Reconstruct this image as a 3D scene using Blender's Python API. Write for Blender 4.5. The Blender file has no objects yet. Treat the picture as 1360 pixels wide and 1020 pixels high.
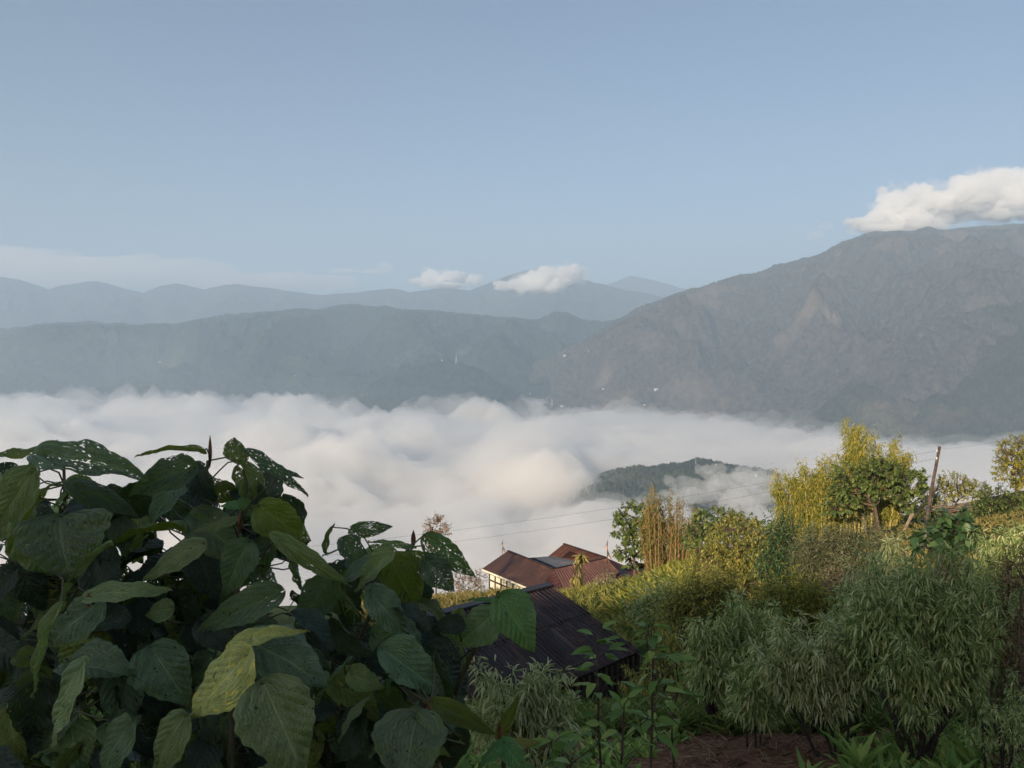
import bpy, math, random
import numpy as np
from mathutils import Vector

# ------------------------------------------------------------------ scene, camera, light
scene = bpy.context.scene
COL = scene.collection
R = math.radians
F = 1047.0            # focal length in pixels of the 1360 px wide photograph
HORIZON = 470.0       # photograph row of eye level
PITCH = math.atan((510.0 - HORIZON) / F)

cam_data = bpy.data.cameras.new('camera')
cam_data.sensor_width = 36.0
cam_data.lens = 36.0 * F / 1360.0
cam_data.clip_start = 0.05
cam_data.clip_end = 60000.0
cam = bpy.data.objects.new('camera', cam_data)
COL.objects.link(cam)
cam.location = (0, 0, 0)
cam.rotation_euler = (math.pi / 2 - PITCH, 0, 0)
scene.camera = cam

SUN_EL = R(17.0)
SUN_SIDE = R(30.0)    # the sun is behind the camera, this far round to the left
to_sun = Vector((-math.sin(SUN_SIDE) * math.cos(SUN_EL), -math.cos(SUN_SIDE) * math.cos(SUN_EL), math.sin(SUN_EL)))

world = bpy.data.worlds.new('World')
scene.world = world
world.use_nodes = True
wn = world.node_tree
bg = wn.nodes['Background']
sky = wn.nodes.new('ShaderNodeTexSky')
sky.sky_type = 'NISHITA'
sky.sun_disc = False
sky.sun_elevation = SUN_EL
sky.sun_rotation = math.pi + SUN_SIDE
sky.altitude = 1500
sky.air_density = 1.0
sky.dust_density = 6.5
sky.ozone_density = 1.9
bg.inputs['Strength'].default_value = 0.085
wn.links.new(sky.outputs[0], bg.inputs['Color'])

sun_data = bpy.data.lights.new('sun', 'SUN')
sun_data.energy = 5.0
sun_data.angle = R(0.6)
sun_data.color = (1.0, 0.82, 0.61)
sun = bpy.data.objects.new('sun', sun_data)
COL.objects.link(sun)
sun.location = (-40, -60, 60)
sun.rotation_euler = (-to_sun).to_track_quat('-Z', 'Y').to_euler()

scene.view_settings.view_transform = 'Standard'
scene.view_settings.look = 'None'
scene.view_settings.exposure = 0.54
scene.view_settings.gamma = 1.0
scene.render.engine = 'CYCLES'
cy = scene.cycles
cy.max_bounces = 18
cy.diffuse_bounces = 6
cy.glossy_bounces = 2
cy.transmission_bounces = 6
cy.transparent_max_bounces = 24
cy.volume_bounces = 16
cy.use_denoising = True

# ------------------------------------------------------------------ helpers
CP, SP = math.cos(PITCH), math.sin(PITCH)

def ray(px, py):
    """direction (with y = 1) through a photograph pixel; works on arrays"""
    u = (np.asarray(px, float) - 680.0) / F
    v = (510.0 - np.asarray(py, float)) / F
    y = CP + v * SP
    z = -SP + v * CP
    return u / y, z / y

def P(px, py, d):
    """world point seen at a photograph pixel at depth d"""
    x, z = ray(px, py)
    return Vector((float(x) * d, d, float(z) * d))

def Q(px, py, z):
    """world point seen at a photograph pixel on the level z"""
    x, s = ray(px, py)
    d = z / float(s)
    return Vector((float(x) * d, d, z))

_rng0 = np.random.RandomState(7)
_perm = np.concatenate([_rng0.permutation(256)] * 3)
_g3 = _rng0.normal(size=(256, 3)); _g3 /= np.linalg.norm(_g3, axis=1)[:, None]

def noise3(x, y, z):
    x, y, z = np.broadcast_arrays(np.asarray(x, float), np.asarray(y, float), np.asarray(z, float))
    xi, yi, zi = np.floor(x).astype(int), np.floor(y).astype(int), np.floor(z).astype(int)
    xf, yf, zf = x - xi, y - yi, z - zi
    xi &= 255; yi &= 255; zi &= 255
    fu = lambda t: t * t * t * (t * (t * 6 - 15) + 10)
    u, v, w = fu(xf), fu(yf), fu(zf)
    def g(a, b, c):
        h = _perm[_perm[_perm[(xi + a) & 255] + ((yi + b) & 255)] + ((zi + c) & 255)]
        gr = _g3[h]
        return gr[..., 0] * (xf - a) + gr[..., 1] * (yf - b) + gr[..., 2] * (zf - c)
    l = lambda a, b, t: a + (b - a) * t
    return 1.6 * l(l(l(g(0,0,0), g(1,0,0), u), l(g(0,1,0), g(1,1,0), u), v),
                   l(l(g(0,0,1), g(1,0,1), u), l(g(0,1,1), g(1,1,1), u), v), w)

def fbm(x, y, z=0.0, octaves=4, gain=0.5, lac=2.03):
    s, a = 0.0, 1.0
    for k in range(octaves):
        s = s + a * noise3(np.asarray(x) * lac**k + 17.3 * k, np.asarray(y) * lac**k - 9.1 * k, np.asarray(z) * lac**k + 3.7 * k)
        a *= gain
    return s

def billow(x, y, z=0.0, octaves=4, gain=0.5, lac=2.1):
    s, a = 0.0, 1.0
    for k in range(octaves):
        s = s + a * (1 - 2 * np.sqrt(noise3(np.asarray(x) * lac**k + 31.3 * k, np.asarray(y) * lac**k + 5.1 * k, np.asarray(z) * lac**k)**2 + 0.003))
        a *= gain
    return s      # rounded valleys turned into creases: ridged

def smooth(a, b, x):
    t = np.clip((np.asarray(x, float) - a) / (b - a), 0, 1)
    return t * t * (3 - 2 * t)

def new_mesh(name, verts, quads=None, tris=None, uv=None, shade=True):
    me = bpy.data.meshes.new(name)
    verts = np.ascontiguousarray(verts, dtype=np.float32).reshape(-1, 3)
    fl, sizes = [], []
    if quads is not None and len(quads):
        q = np.asarray(quads, dtype=np.int32).reshape(-1, 4); fl.append(q.ravel()); sizes.append(np.full(len(q), 4, np.int32))
    if tris is not None and len(tris):
        t = np.asarray(tris, dtype=np.int32).reshape(-1, 3); fl.append(t.ravel()); sizes.append(np.full(len(t), 3, np.int32))
    loops = np.concatenate(fl); sizes = np.concatenate(sizes)
    me.vertices.add(len(verts)); me.vertices.foreach_set('co', verts.ravel())
    me.loops.add(len(loops)); me.loops.foreach_set('vertex_index', loops)
    me.polygons.add(len(sizes))
    starts = np.concatenate([[0], np.cumsum(sizes)[:-1]]).astype(np.int32)
    me.polygons.foreach_set('loop_start', starts)
    me.polygons.foreach_set('loop_total', sizes)
    if uv is not None:
        lay = me.uv_layers.new(name='UVMap')
        lay.data.foreach_set('uv', np.ascontiguousarray(np.asarray(uv, np.float32)[loops]).ravel())
    me.update(calc_edges=True)
    me.validate()
    if shade:
        me.polygons.foreach_set('use_smooth', np.ones(len(me.polygons), bool))
    return me

def link(name, me, mat=None, parent=None):
    o = bpy.data.objects.new(name, me)
    COL.objects.link(o)
    if mat is not None and me is not None:
        if isinstance(mat, (list, tuple)):
            for m in mat: me.materials.append(m)
        elif not me.materials:
            me.materials.append(mat)
    if parent is not None:
        o.parent = parent
    return o

def tag(o, label=None, cat=None, group=None, kind=None):
    if label: o['label'] = label
    if cat: o['category'] = cat
    if group: o['group'] = group
    if kind: o['kind'] = kind
    return o

def thing(name, loc, label, cat, group=None):
    o = bpy.data.objects.new(name, None)
    COL.objects.link(o)
    o.empty_display_size = 0.2
    o.location = loc
    return tag(o, label, cat, group)

def grid_faces(nu, nv, off=0):
    i = np.arange(nu - 1)[:, None] * nv + np.arange(nv - 1)[None, :]
    return (np.stack([i, i + nv, i + nv + 1, i + 1], -1).reshape(-1, 4) + off)

# ------------------------------------------------------------------ materials
def nodes(name):
    m = bpy.data.materials.new(name); m.use_nodes = True
    nt = m.node_tree
    return m, nt, nt.nodes, nt.links, nt.nodes['Principled BSDF'], nt.nodes['Material Output']

def ramp(nt, fac, stops):
    r = nt.nodes.new('ShaderNodeValToRGB')
    el = r.color_ramp.elements
    while len(el) < len(stops): el.new(0.5)
    for e, (p, c) in zip(el, stops):
        e.position = p; e.color = (*c, 1)
    nt.links.new(fac, r.inputs[0])
    return r.outputs[0]

def tex_noise(nt, scale, detail=4, rough=0.5, coord='Object', vec=None, dist=0.0):
    n = nt.nodes.new('ShaderNodeTexNoise')
    n.inputs['Scale'].default_value = scale
    n.inputs['Detail'].default_value = detail
    n.inputs['Roughness'].default_value = rough
    n.inputs['Distortion'].default_value = dist
    if vec is None:
        tc = nt.nodes.new('ShaderNodeTexCoord'); vec = tc.outputs[coord]
    nt.links.new(vec, n.inputs['Vector'])
    return n.outputs['Fac']

def math_n(nt, op, a, b=None, clamp=False):
    n = nt.nodes.new('ShaderNodeMath'); n.operation = op; n.use_clamp = clamp
    for k, v in enumerate((a, b)):
        if v is None: continue
        if isinstance(v, (int, float)): n.inputs[k].default_value = v
        else: nt.links.new(v, n.inputs[k])
    return n.outputs[0]

def mix_n(nt, fac, a, b):
    n = nt.nodes.new('ShaderNodeMix'); n.data_type = 'RGBA'
    if isinstance(fac, (int, float)): n.inputs['Factor'].default_value = fac
    else: nt.links.new(fac, n.inputs['Factor'])
    for k, v in ((6, a), (7, b)):
        if isinstance(v, tuple): n.inputs[k].default_value = (*v, 1)
        else: nt.links.new(v, n.inputs[k])
    return n.outputs[2]

def bump_n(nt, height, strength=0.5, dist=0.02, normal=None):
    b = nt.nodes.new('ShaderNodeBump')
    b.inputs['Strength'].default_value = strength
    b.inputs['Distance'].default_value = dist
    nt.links.new(height, b.inputs['Height'])
    if normal is not None: nt.links.new(normal, b.inputs['Normal'])
    return b.outputs['Normal']

def mat_plain(name, stops, scale=3.0, rough=0.8, bump=0.0, bump_scale=30, bump_dist=0.01, detail=5, spec=0.3):
    m, nt, N, L, B, O = nodes(name)
    L.new(ramp(nt, tex_noise(nt, scale, detail), stops), B.inputs['Base Color'])
    B.inputs['Roughness'].default_value = rough
    B.inputs['Specular IOR Level'].default_value = spec
    if bump:
        L.new(bump_n(nt, tex_noise(nt, bump_scale, 4), bump, bump_dist), B.inputs['Normal'])
    return m

def mat_forest(name, dark, light, bare, size=60.0, bare_at=0.72):
    """wooded mountainside: clumps of dark and paler trees, a few bare scars"""
    m, nt, N, L, B, O = nodes(name)
    a = tex_noise(nt, 1.0 / size, 6, 0.68)
    c = ramp(nt, a, [(0.3, dark), (0.7, light)])
    big = tex_noise(nt, 1.0 / 900.0, 5, 0.6, dist=0.4)
    f = ramp(nt, big, [(bare_at, (0, 0, 0)), (bare_at + 0.04, (1, 1, 1))])
    c2 = mix_n(nt, f, c, bare)
    fields = tex_noise(nt, 1.0 / 420.0, 4, 0.6)
    f2 = ramp(nt, fields, [(0.55, (0, 0, 0)), (0.7, (1, 1, 1))])
    f3 = math_n(nt, 'MULTIPLY', f2, 0.55)
    c3 = mix_n(nt, f3, c2, tuple(0.5 * (l + b) for l, b in zip(light, bare)))
    L.new(c3, B.inputs['Base Color'])
    B.inputs['Roughness'].default_value = 0.95
    B.inputs['Specular IOR Level'].default_value = 0.05
    return m

def mat_volume(name, density, color=(1, 1, 1), aniso=0.2):
    m = bpy.data.materials.new(name); m.use_nodes = True
    nt = m.node_tree
    nt.nodes.remove(nt.nodes['Principled BSDF'])
    v = nt.nodes.new('ShaderNodeVolumePrincipled')
    v.inputs['Color'].default_value = (*color, 1)
    v.inputs['Density'].default_value = density
    v.inputs['Anisotropy'].default_value = aniso
    nt.links.new(v.outputs[0], nt.nodes['Material Output'].inputs['Volume'])
    return m

# ------------------------------------------------------------------ mountains
def mountain_range(name, profile, d_crest, d_foot, z_foot, mat, px0, px1, ncol, nrow, spur=120.0, spur_scale=900.0,
                   tree=7.0, tree_scale=28.0, seed=0, shape=1.15, back=2500.0, label=None):
    """a terrain whose crest follows a skyline; d_crest and d_foot are [(px, metres)] along it"""
    px = np.linspace(px0, px1, ncol)
    pp = np.array(profile, float)
    py = np.interp(px, pp[:, 0], pp[:, 1])
    py = py + 1.3 * fbm(px / 22.0, seed + 0.5, 0, 4)
    dc = np.interp(px, *np.array(d_crest, float).T)
    df = np.interp(px, *np.array(d_foot, float).T)
    sx, sz = ray(px, py)
    zc = sz * dc
    nb = max(8, nrow // 8)
    t = np.linspace(0, 1, nrow)
    D = df[:, None] + (dc - df)[:, None] * t[None, :]
    X = sx[:, None] * D
    S = t[None, :] ** shape
    Z = z_foot + (zc - z_foot)[:, None] * S
    env = np.sin(np.pi * np.clip(t, 0, 1)) ** 0.7
    wob = 300.0 * fbm(X / 1500.0, D / 1500.0, seed + 3.3, 2)
    rid = billow((X + wob) / spur_scale, D / (spur_scale * 1.7), seed + 1.1, 5, 0.5)
    Z = Z + spur * (rid - 0.55) * env[None, :]
    Z = Z + spur * 0.30 * fbm(X / 260.0, D / 260.0, seed + 7.7, 3) * env[None, :]
    trees = np.abs(noise3(X / tree_scale, D / tree_scale, seed + 9.9)) + 0.6 * np.abs(noise3(X / tree_scale * 2.1, D / tree_scale * 2.1, seed + 4.9))
    Z = Z + tree * (1.0 - 2.0 * trees)
    # nothing below the crest may break the skyline
    lim = (sz[:, None] * D) - 2.0
    Z = np.where(t[None, :] < 0.985, np.minimum(Z, lim - (1 - t[None, :]) * 25.0), Z)
    # the far side falls away
    tb = np.linspace(0, 1, nb + 1)[1:]
    Db = dc[:, None] + back * tb[None, :]
    Xb = sx[:, None] * Db
    Zb = zc[:, None] - (zc - z_foot)[:, None] * (tb[None, :] ** 1.2) - 4
    V = np.stack([np.concatenate([X, Xb], 1), np.concatenate([D, Db], 1), np.concatenate([Z, Zb], 1)], -1)
    me = new_mesh(name, V.reshape(-1, 3), grid_faces(ncol, nrow + nb))
    o = link(name, me, mat)
    return tag(o, label, None, None, 'structure')

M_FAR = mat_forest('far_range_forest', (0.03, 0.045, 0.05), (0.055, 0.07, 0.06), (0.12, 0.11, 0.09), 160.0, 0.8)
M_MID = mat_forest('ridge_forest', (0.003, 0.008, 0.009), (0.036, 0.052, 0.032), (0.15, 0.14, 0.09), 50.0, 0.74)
M_MTN = mat_forest('mountain_forest', (0.014, 0.016, 0.015), (0.105, 0.096, 0.08), (0.30, 0.21, 0.17), 30.0, 0.715)
M_ISL = mat_forest('island_forest', (0.010, 0.018, 0.014), (0.06, 0.07, 0.035), (0.11, 0.11, 0.07), 22.0, 0.8)

SEA = -340.0
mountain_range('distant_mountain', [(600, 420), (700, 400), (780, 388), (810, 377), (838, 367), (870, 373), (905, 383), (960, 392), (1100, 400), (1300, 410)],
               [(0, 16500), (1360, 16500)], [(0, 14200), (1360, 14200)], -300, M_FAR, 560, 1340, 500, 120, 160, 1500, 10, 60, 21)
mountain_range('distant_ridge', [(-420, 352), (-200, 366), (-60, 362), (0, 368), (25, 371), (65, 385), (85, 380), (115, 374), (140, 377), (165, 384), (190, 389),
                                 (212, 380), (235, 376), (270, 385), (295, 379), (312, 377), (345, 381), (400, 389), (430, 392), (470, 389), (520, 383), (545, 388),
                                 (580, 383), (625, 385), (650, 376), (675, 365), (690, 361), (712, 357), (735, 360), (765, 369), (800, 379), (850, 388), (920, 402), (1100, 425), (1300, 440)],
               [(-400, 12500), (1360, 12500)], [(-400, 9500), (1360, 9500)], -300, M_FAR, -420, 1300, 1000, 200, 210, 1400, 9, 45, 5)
mountain_range('wooded_ridge', [(-420, 446), (-100, 440), (0, 437), (30, 433), (60, 430), (120, 430), (170, 432), (235, 430), (262, 424), (300, 418), (380, 413), (430, 411), (448, 406), (466, 404),
                                (520, 411), (600, 417), (650, 420), (690, 425), (715, 424), (735, 414), (752, 415), (772, 424), (800, 427), (860, 424), (950, 430), (1200, 440), (1360, 440)],
               [(-400, 7200), (1360, 7400)], [(-400, 4900), (600, 5000), (900, 4900), (1360, 5200)], SEA - 40, M_MID, -420, 1300, 1150, 260, 260, 1000, 11, 30, 2)
mountain_range('wooded_foothill', [(380, 560), (440, 535), (500, 505), (545, 487), (585, 479), (610, 481), (640, 492), (668, 512), (700, 536), (740, 548), (800, 560)],
               [(300, 5000), (900, 5000)], [(300, 4500), (900, 4500)], SEA - 60, M_MID, 380, 800, 420, 90, 60, 420, 6, 24, 12, back=700)
mountain_range('mountain', [(380, 590), (480, 562), (560, 537), (640, 510), (700, 488), (740, 472), (775, 454), (805, 436), (835, 420), (860, 408), (885, 396), (905, 389), (930, 382), (960, 373), (985, 364), (1010, 363),
                            (1040, 354), (1075, 345), (1095, 335), (1120, 322), (1145, 315), (1175, 310), (1215, 308), (1232, 303), (1250, 306), (1300, 304), (1360, 302),
                            (1420, 298), (1520, 306), (1660, 316), (1800, 330)],
               [(380, 5700), (640, 5600), (760, 5600), (900, 5950), (1200, 6300), (1800, 6100)], [(380, 5200), (640, 4900), (800, 4500), (1000, 3900), (1200, 3150), (1800, 2600)], SEA - 70, M_MTN, 380, 1780, 1300, 420, 330, 1150, 11, 26, 31, shape=1.0)

M_SPUR = mat_forest('spur_forest', (0.006, 0.010, 0.007), (0.055, 0.062, 0.034), (0.24, 0.17, 0.12), 28.0, 0.72)
mountain_range('mountain_spur', [(960, 600), (1040, 572), (1085, 540), (1120, 512), (1165, 486), (1205, 462), (1250, 434), (1290, 410), (1325, 388), (1360, 368), (1420, 340), (1520, 318), (1800, 300)],
               [(960, 3900), (1200, 4500), (1500, 5000), (1800, 5000)], [(960, 3500), (1200, 3000), (1800, 2500)], SEA - 70, M_SPUR, 960, 1780, 700, 280, 200, 800, 10, 26, 47, shape=1.0, back=500)

# the wooded hill that stands out of the cloud
def island_hill():
    nx, ny = 420, 200
    xs = np.linspace(-520, 620, nx); ys = np.linspace(-420, 420, ny)
    X, Y = np.meshgrid(xs, ys, indexing='ij')
    cx = np.array([-520, -300, -190, -100, -10, 60, 100, 190, 300, 400, 620.])
    cz = np.array([-130, -78, -24, -2, 8, 16, 22, 6, -14, -60, -130.])
    top = np.interp(X, cx, cz)
    Z = -295 + top - 0.00115 * (Y + 20 * np.sin(X / 90.0)) ** 2
    Z += 11 * fbm(X / 120.0, Y / 120.0, 3.3, 3)
    tr = np.abs(noise3(X / 17.0, Y / 17.0, 1.1)) + 0.5 * np.abs(noise3(X / 7.0, Y / 7.0, 2.2))
    Z += 21.0 * (0.9 - 1.7 * tr)
    Z = np.maximum(Z, -470)
    o = link('wooded_hill', new_mesh('wooded_hill', np.stack([X, Y, Z], -1).reshape(-1, 3), grid_faces(nx, ny)), M_ISL)
    o.location = (405, 2080, -25)
    return tag(o, kind='structure')
island_hill()

# ------------------------------------------------------------------ clouds and haze
M_SEA = mat_volume('cloud_sea_vapour', 0.03, (1.0, 0.985, 0.965), 0.0)
M_CLOUD = mat_volume('cloud_vapour', 0.02, (1, 0.995, 0.99), 0.0)
M_HALO = mat_volume('cloud_edge_vapour', 0.0035, (1, 0.995, 0.99), 0.0)
M_WISP = mat_volume('thin_mist', 0.0035, (1, 0.995, 0.99), 0.0)

def cauli(x, y, k, octaves=4, gain=0.5):
    """rounded heads parted by creases, 0 to about 1"""
    s, a, n = 0.0, 1.0, 0.0
    for i in range(octaves):
        f = 2.1 ** i
        s = s + a * np.sqrt(noise3(x * f + 13.7 * i, y * f - 4.2 * i, k + i) ** 2 + 0.004) * 2; n += a; a *= gain
    return s / n

HEADS = ((225, 4750, 88, 150), (275, 4700, 92, 130), (160, 4800, 50, 150), (400, 4900, 78, 190), (345, 4900, 50, 170), (560, 4950, 45, 190), (625, 4500, 80, 110), (655, 4450, 66, 110), (480, 4900, 52, 190),
         (50, 4800, 50, 260), (1045, 3250, 46, 90), (1100, 3050, 34, 120), (455, 2350, 70, 130), (500, 2650, 55, 130), (430, 2100, 40, 130), (385, 2950, 50, 220), (560, 3150, 45, 200), (720, 2150, 50, 120),
         (700, 2500, 45, 150), (640, 1750, 40, 110), (330, 2000, 40, 150), (150, 2700, 50, 260), (60, 3300, 50, 300), (520, 3800, 45, 280), (300, 3700, 45, 300), (960, 3000, 30, 240))

def sea_layer(lift, mat, seed, fine, rough, nu=560, nv=480, floor=-170):
    a = np.linspace(-1.05, 1.12, nu)                      # x / y
    d = 420.0 * (6600.0 / 420.0) ** np.linspace(0, 1, nv)
    A, D = np.meshgrid(a, d, indexing='ij')
    X = A * D
    w1, w2 = 130 * fbm(X / 600, D / 600, 1.7 + seed * .1, 2), 130 * fbm(X / 600, D / 600, 8.7 + seed * .1, 2)
    Z = SEA - 30 + lift + 48 * fbm(X / 900.0, D / 900.0, 4.4, 2)
    big = cauli((X + w1) / 420.0, (D + w2) / 420.0, 2.5 + seed * 0.13, 4, 0.5)
    small = cauli((X + w2 * .4) / 120.0, (D + w1 * .4) / 120.0, 5.5 + seed * 0.2, 3, 0.5)
    Z += rough * (big - 0.4)
    bump = np.zeros_like(Z)
    for (px, dd, h, w) in HEADS:
        x0 = float(ray(px, 500)[0]) * dd
        r2 = ((X - x0 + 0.35 * w1) / w) ** 2 + ((D - dd + 0.35 * w2) / (w * 1.25)) ** 2
        bump = np.maximum(bump, h * np.exp(-r2))
    Z += bump * (0.45 + 1.0 * big + 0.45 * small) + fine * (small - 0.35)
    Z -= 14 * np.exp(-((X - 250) / 210) ** 2 - ((D - 1880) / 230) ** 2)
    top = np.stack([X, D, Z], -1).reshape(-1, 3)
    bot = np.stack([X, D, np.full_like(Z, SEA + floor)], -1).reshape(-1, 3)
    n = nu * nv
    i = lambda u, v: u * nv + v
    q = [grid_faces(nu, nv), grid_faces(nu, nv, n)[:, ::-1]]
    for u0 in (0, nu - 1):
        v = np.arange(nv - 1); e = np.stack([i(u0, v), i(u0, v + 1), i(u0, v + 1) + n, i(u0, v) + n], -1)
        q.append(e if u0 == 0 else e[:, ::-1])
    for v0 in (0, nv - 1):
        u = np.arange(nu - 1); e = np.stack([i(u, v0), i(u + 1, v0), i(u + 1, v0) + n, i(u, v0) + n], -1)
        q.append(e[:, ::-1] if v0 == 0 else e)
    return new_mesh('cloud_sea', np.concatenate([top, bot]), np.concatenate(q))

sea = link('cloud_sea', sea_layer(-26, None, 0, 16, 70), mat_volume('cloud_sea_core', 0.022, (1.0, 0.985, 0.965)))
tag(sea, 'pale sea of cloud filling the valley below the ridges', kind='stuff')
v1 = link('cloud_veil', sea_layer(0, None, 3, 26, 85, floor=-174), mat_volume('cloud_sea_vapour', 0.009, (1.0, 0.985, 0.965)), sea)
v1['kind'] = 'stuff'
v2 = link('cloud_veil', sea_layer(10, None, 7, 40, 120, floor=-178), mat_volume('cloud_sea_wisps', 0.0035, (1.0, 0.985, 0.965)), sea)
v2['kind'] = 'stuff'

def icosphere(level):
    import bmesh
    bm = bmesh.new(); bmesh.ops.create_icosphere(bm, subdivisions=level, radius=1.0)
    v = np.array([p.co[:] for p in bm.verts]); f = np.array([[q.index for q in t.verts] for t in bm.faces])
    bm.free(); return v, f
ICO = {k: icosphere(k) for k in (3, 5, 6)}

def metaball_cloud(name, mat, puffs, seed, level=None, rough=0.35, res=None, halo=None):
    """one closed billowing body round a set of puffs (centre, radii): a distance field traced by marching rays from many
    seeds would be slow, so a remesh joins the swollen puffs into one skin"""
    vs, fs, off = [], [], 0
    v0, f0 = ICO[5]
    for k, (c, r) in enumerate(puffs):
        r = np.asarray(r, float)
        p = v0 * r
        m = r.mean()
        n1 = billow(p[:, 0] / (1.1 * m) + seed + k, p[:, 1] / (1.1 * m), p[:, 2] / (1.1 * m) + 3 * k, 4, 0.55)
        p = p * (1 + rough * (0.45 - n1))[:, None]
        vs.append(p + np.asarray(c, float)); fs.append(f0 + off); off += len(v0)
    me = new_mesh(name, np.concatenate(vs), None, np.concatenate(fs))
    o = link(name, me, mat)
    if len(puffs) > 1:
        md = o.modifiers.new('join', 'REMESH'); md.mode = 'VOXEL'
        md.voxel_size = res or min(min(r) for c, r in puffs) / 7.0
        md.use_smooth_shade = True
        dg = bpy.context.evaluated_depsgraph_get()
        m2 = bpy.data.meshes.new_from_object(o.evaluated_get(dg))
        o.modifiers.clear(); o.data = m2
        bpy.data.meshes.remove(me)
        if not m2.materials: m2.materials.append(mat)
    if halo:
        # a thinner, wider skin of vapour round the dense body, so that the edge frays
        h = metaball_cloud('vapour', halo, [(c, tuple(1.28 * q for q in r)) for c, r in puffs], seed + 50, level, rough * 1.5, res)
        h.parent = o
    return o

def puffs_px(rows, d, seed, depth=0.8, jit=0.25, sub=5):
    """puffs from (px, py, radius px x, radius px y) at depth d, each broken into smaller ones"""
    rs = np.random.RandomState(seed); out = []
    for (px, py, rx, ry) in rows:
        dd = d * (1 + 0.004 * rs.randn())
        c = P(px, py, dd); s = d / F
        out.append((c, (rx * s * 0.8, rx * s * depth * 0.8, ry * s * 0.8)))
        for k in range(sub):
            th, ph = rs.uniform(0, 2 * math.pi), rs.uniform(-0.5, 1.2)
            q = c + Vector((math.cos(th) * math.cos(ph) * rx * s * 0.75, math.sin(th) * math.cos(ph) * rx * s * depth * 0.7, math.sin(ph) * ry * s * 0.75))
            f = rs.uniform(0.32, 0.55)
            m = min(rx, ry * 1.5) * s
            out.append((q, (m * f * 1.15, m * f, m * f * 0.85)))
    return out

G_CL = 'small clouds over the mountains'
o = metaball_cloud('cloud', M_CLOUD, puffs_px([(1150, 296, 34, 11), (1190, 282, 40, 22), (1205, 296, 50, 12), (1240, 270, 44, 28), (1290, 268, 50, 32), (1335, 260, 46, 34), (1390, 262, 60, 30), (1325, 284, 50, 14), (1450, 275, 60, 24), (1175, 262, 14, 12), (1215, 304, 60, 9), (1170, 304, 40, 8)], 6500, 1), 1, halo=M_HALO)
tag(o, 'long white cumulus lying on the crest of the big right mountain', 'cloud', G_CL)
o = metaball_cloud('cloud', M_WISP, puffs_px([(1086, 312, 14, 9), (1098, 300, 14, 7)], 6700, 2), 2)
tag(o, 'faint scrap of cloud left of the cumulus on the right mountain', 'cloud', G_CL)
o = metaball_cloud('cloud', M_CLOUD, puffs_px([(670, 380, 20, 9), (700, 376, 26, 14), (735, 370, 30, 19), (762, 367, 22, 15), (720, 384, 42, 8)], 9200, 3), 3, halo=M_HALO)
tag(o, 'white cloud hiding the peak in the middle of the distant ridge', 'cloud', G_CL)
o = metaball_cloud('cloud', M_CLOUD, puffs_px([(552, 374, 14, 5), (578, 370, 18, 11), (605, 368, 20, 10), (630, 373, 16, 8), (590, 379, 40, 5)], 13000, 4), 4, halo=M_HALO)
tag(o, 'flat based cloud behind the distant ridge, left of the peak cloud', 'cloud', G_CL)
o = metaball_cloud('cloud', M_WISP, puffs_px([(512, 357, 13, 9), (495, 361, 25, 5), (460, 360, 30, 4)], 14000, 5), 5)
tag(o, 'small thin cloud streak with a bright head above the left ridge', 'cloud', G_CL)

o = metaball_cloud('cloud', mat_volume('thin_stratus', 0.0012, (1, 0.94, 0.89), 0.0), [(P(90, 362, 17000), (4600, 900, 420)), (P(330, 374, 17200), (3000, 800, 230)), (P(-90, 350, 17100), (3400, 800, 480))], 6, rough=0.25, res=70)
tag(o, 'low pinkish veil of cloud behind the distant ridge at the left', 'cloud', G_CL)
o = metaball_cloud('valley_mist', mat_volume('valley_mist_air', 0.00008, (0.92, 0.96, 1.0), 0.0), [(P(60, 520, 4700), (1500, 900, 230)), (P(330, 535, 4800), (1300, 800, 170)), (P(-350, 510, 4700), (1500, 900, 290)), (P(160, 500, 4800), (900, 700, 330)), (P(-120, 490, 4800), (900, 700, 380))], 16, rough=0.3, res=60)
tag(o, 'thin mist thickening at the foot of the wooded ridge on the left', kind='stuff')
o = metaball_cloud('valley_mist', mat_volume('foot_mist_air', 0.0007, (0.97, 0.98, 1.0), 0.0), [(P(1180, 596, 2850), (420, 200, 60)), (P(1330, 596, 2900), (480, 240, 70)), (P(1080, 575, 3300), (300, 200, 70)), (P(1500, 600, 2800), (500, 240, 90)), (P(1060, 556, 3400), (90, 80, 55)), (P(1000, 570, 3500), (300, 200, 50))], 26, rough=0.45, res=28)
tag(o, 'thin mist lifting off the cloud at the foot of the right mountain', kind='stuff')
o = metaball_cloud('mist_wisp', mat_volume('ridge_mist', 0.0011, (1, 0.995, 0.99), 0.0), puffs_px([(532, 478, 14, 9), (545, 470, 8, 10), (522, 484, 10, 6)], 5150, 17), 17)
tag(o, 'pale wisp of mist rising left of the small foothill', 'mist')
o = metaball_cloud('mist_wisp', mat_volume('ridge_mist', 0.0011, (1, 0.995, 0.99), 0.0), puffs_px([(612, 468, 12, 6), (622, 462, 7, 7)], 5250, 18), 18)
tag(o, 'pale wisp of mist behind the mast on the small foothill', 'mist')
# mist drifting over the wooded hill
o = metaball_cloud('mist_wisp', mat_volume('hill_mist', 0.011, (1, 0.995, 0.99), 0.0), puffs_px([(915, 660, 50, 16), (960, 646, 48, 20), (985, 665, 60, 22), (885, 678, 50, 14), (1020, 655, 44, 24), (945, 628, 20, 16), (985, 640, 40, 20), (880, 690, 60, 14), (1040, 640, 40, 20), (900, 645, 22, 12)], 1780, 7, 0.5), 7)
tag(o, 'drifting mist over the right half of the wooded hill', 'mist')

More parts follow.
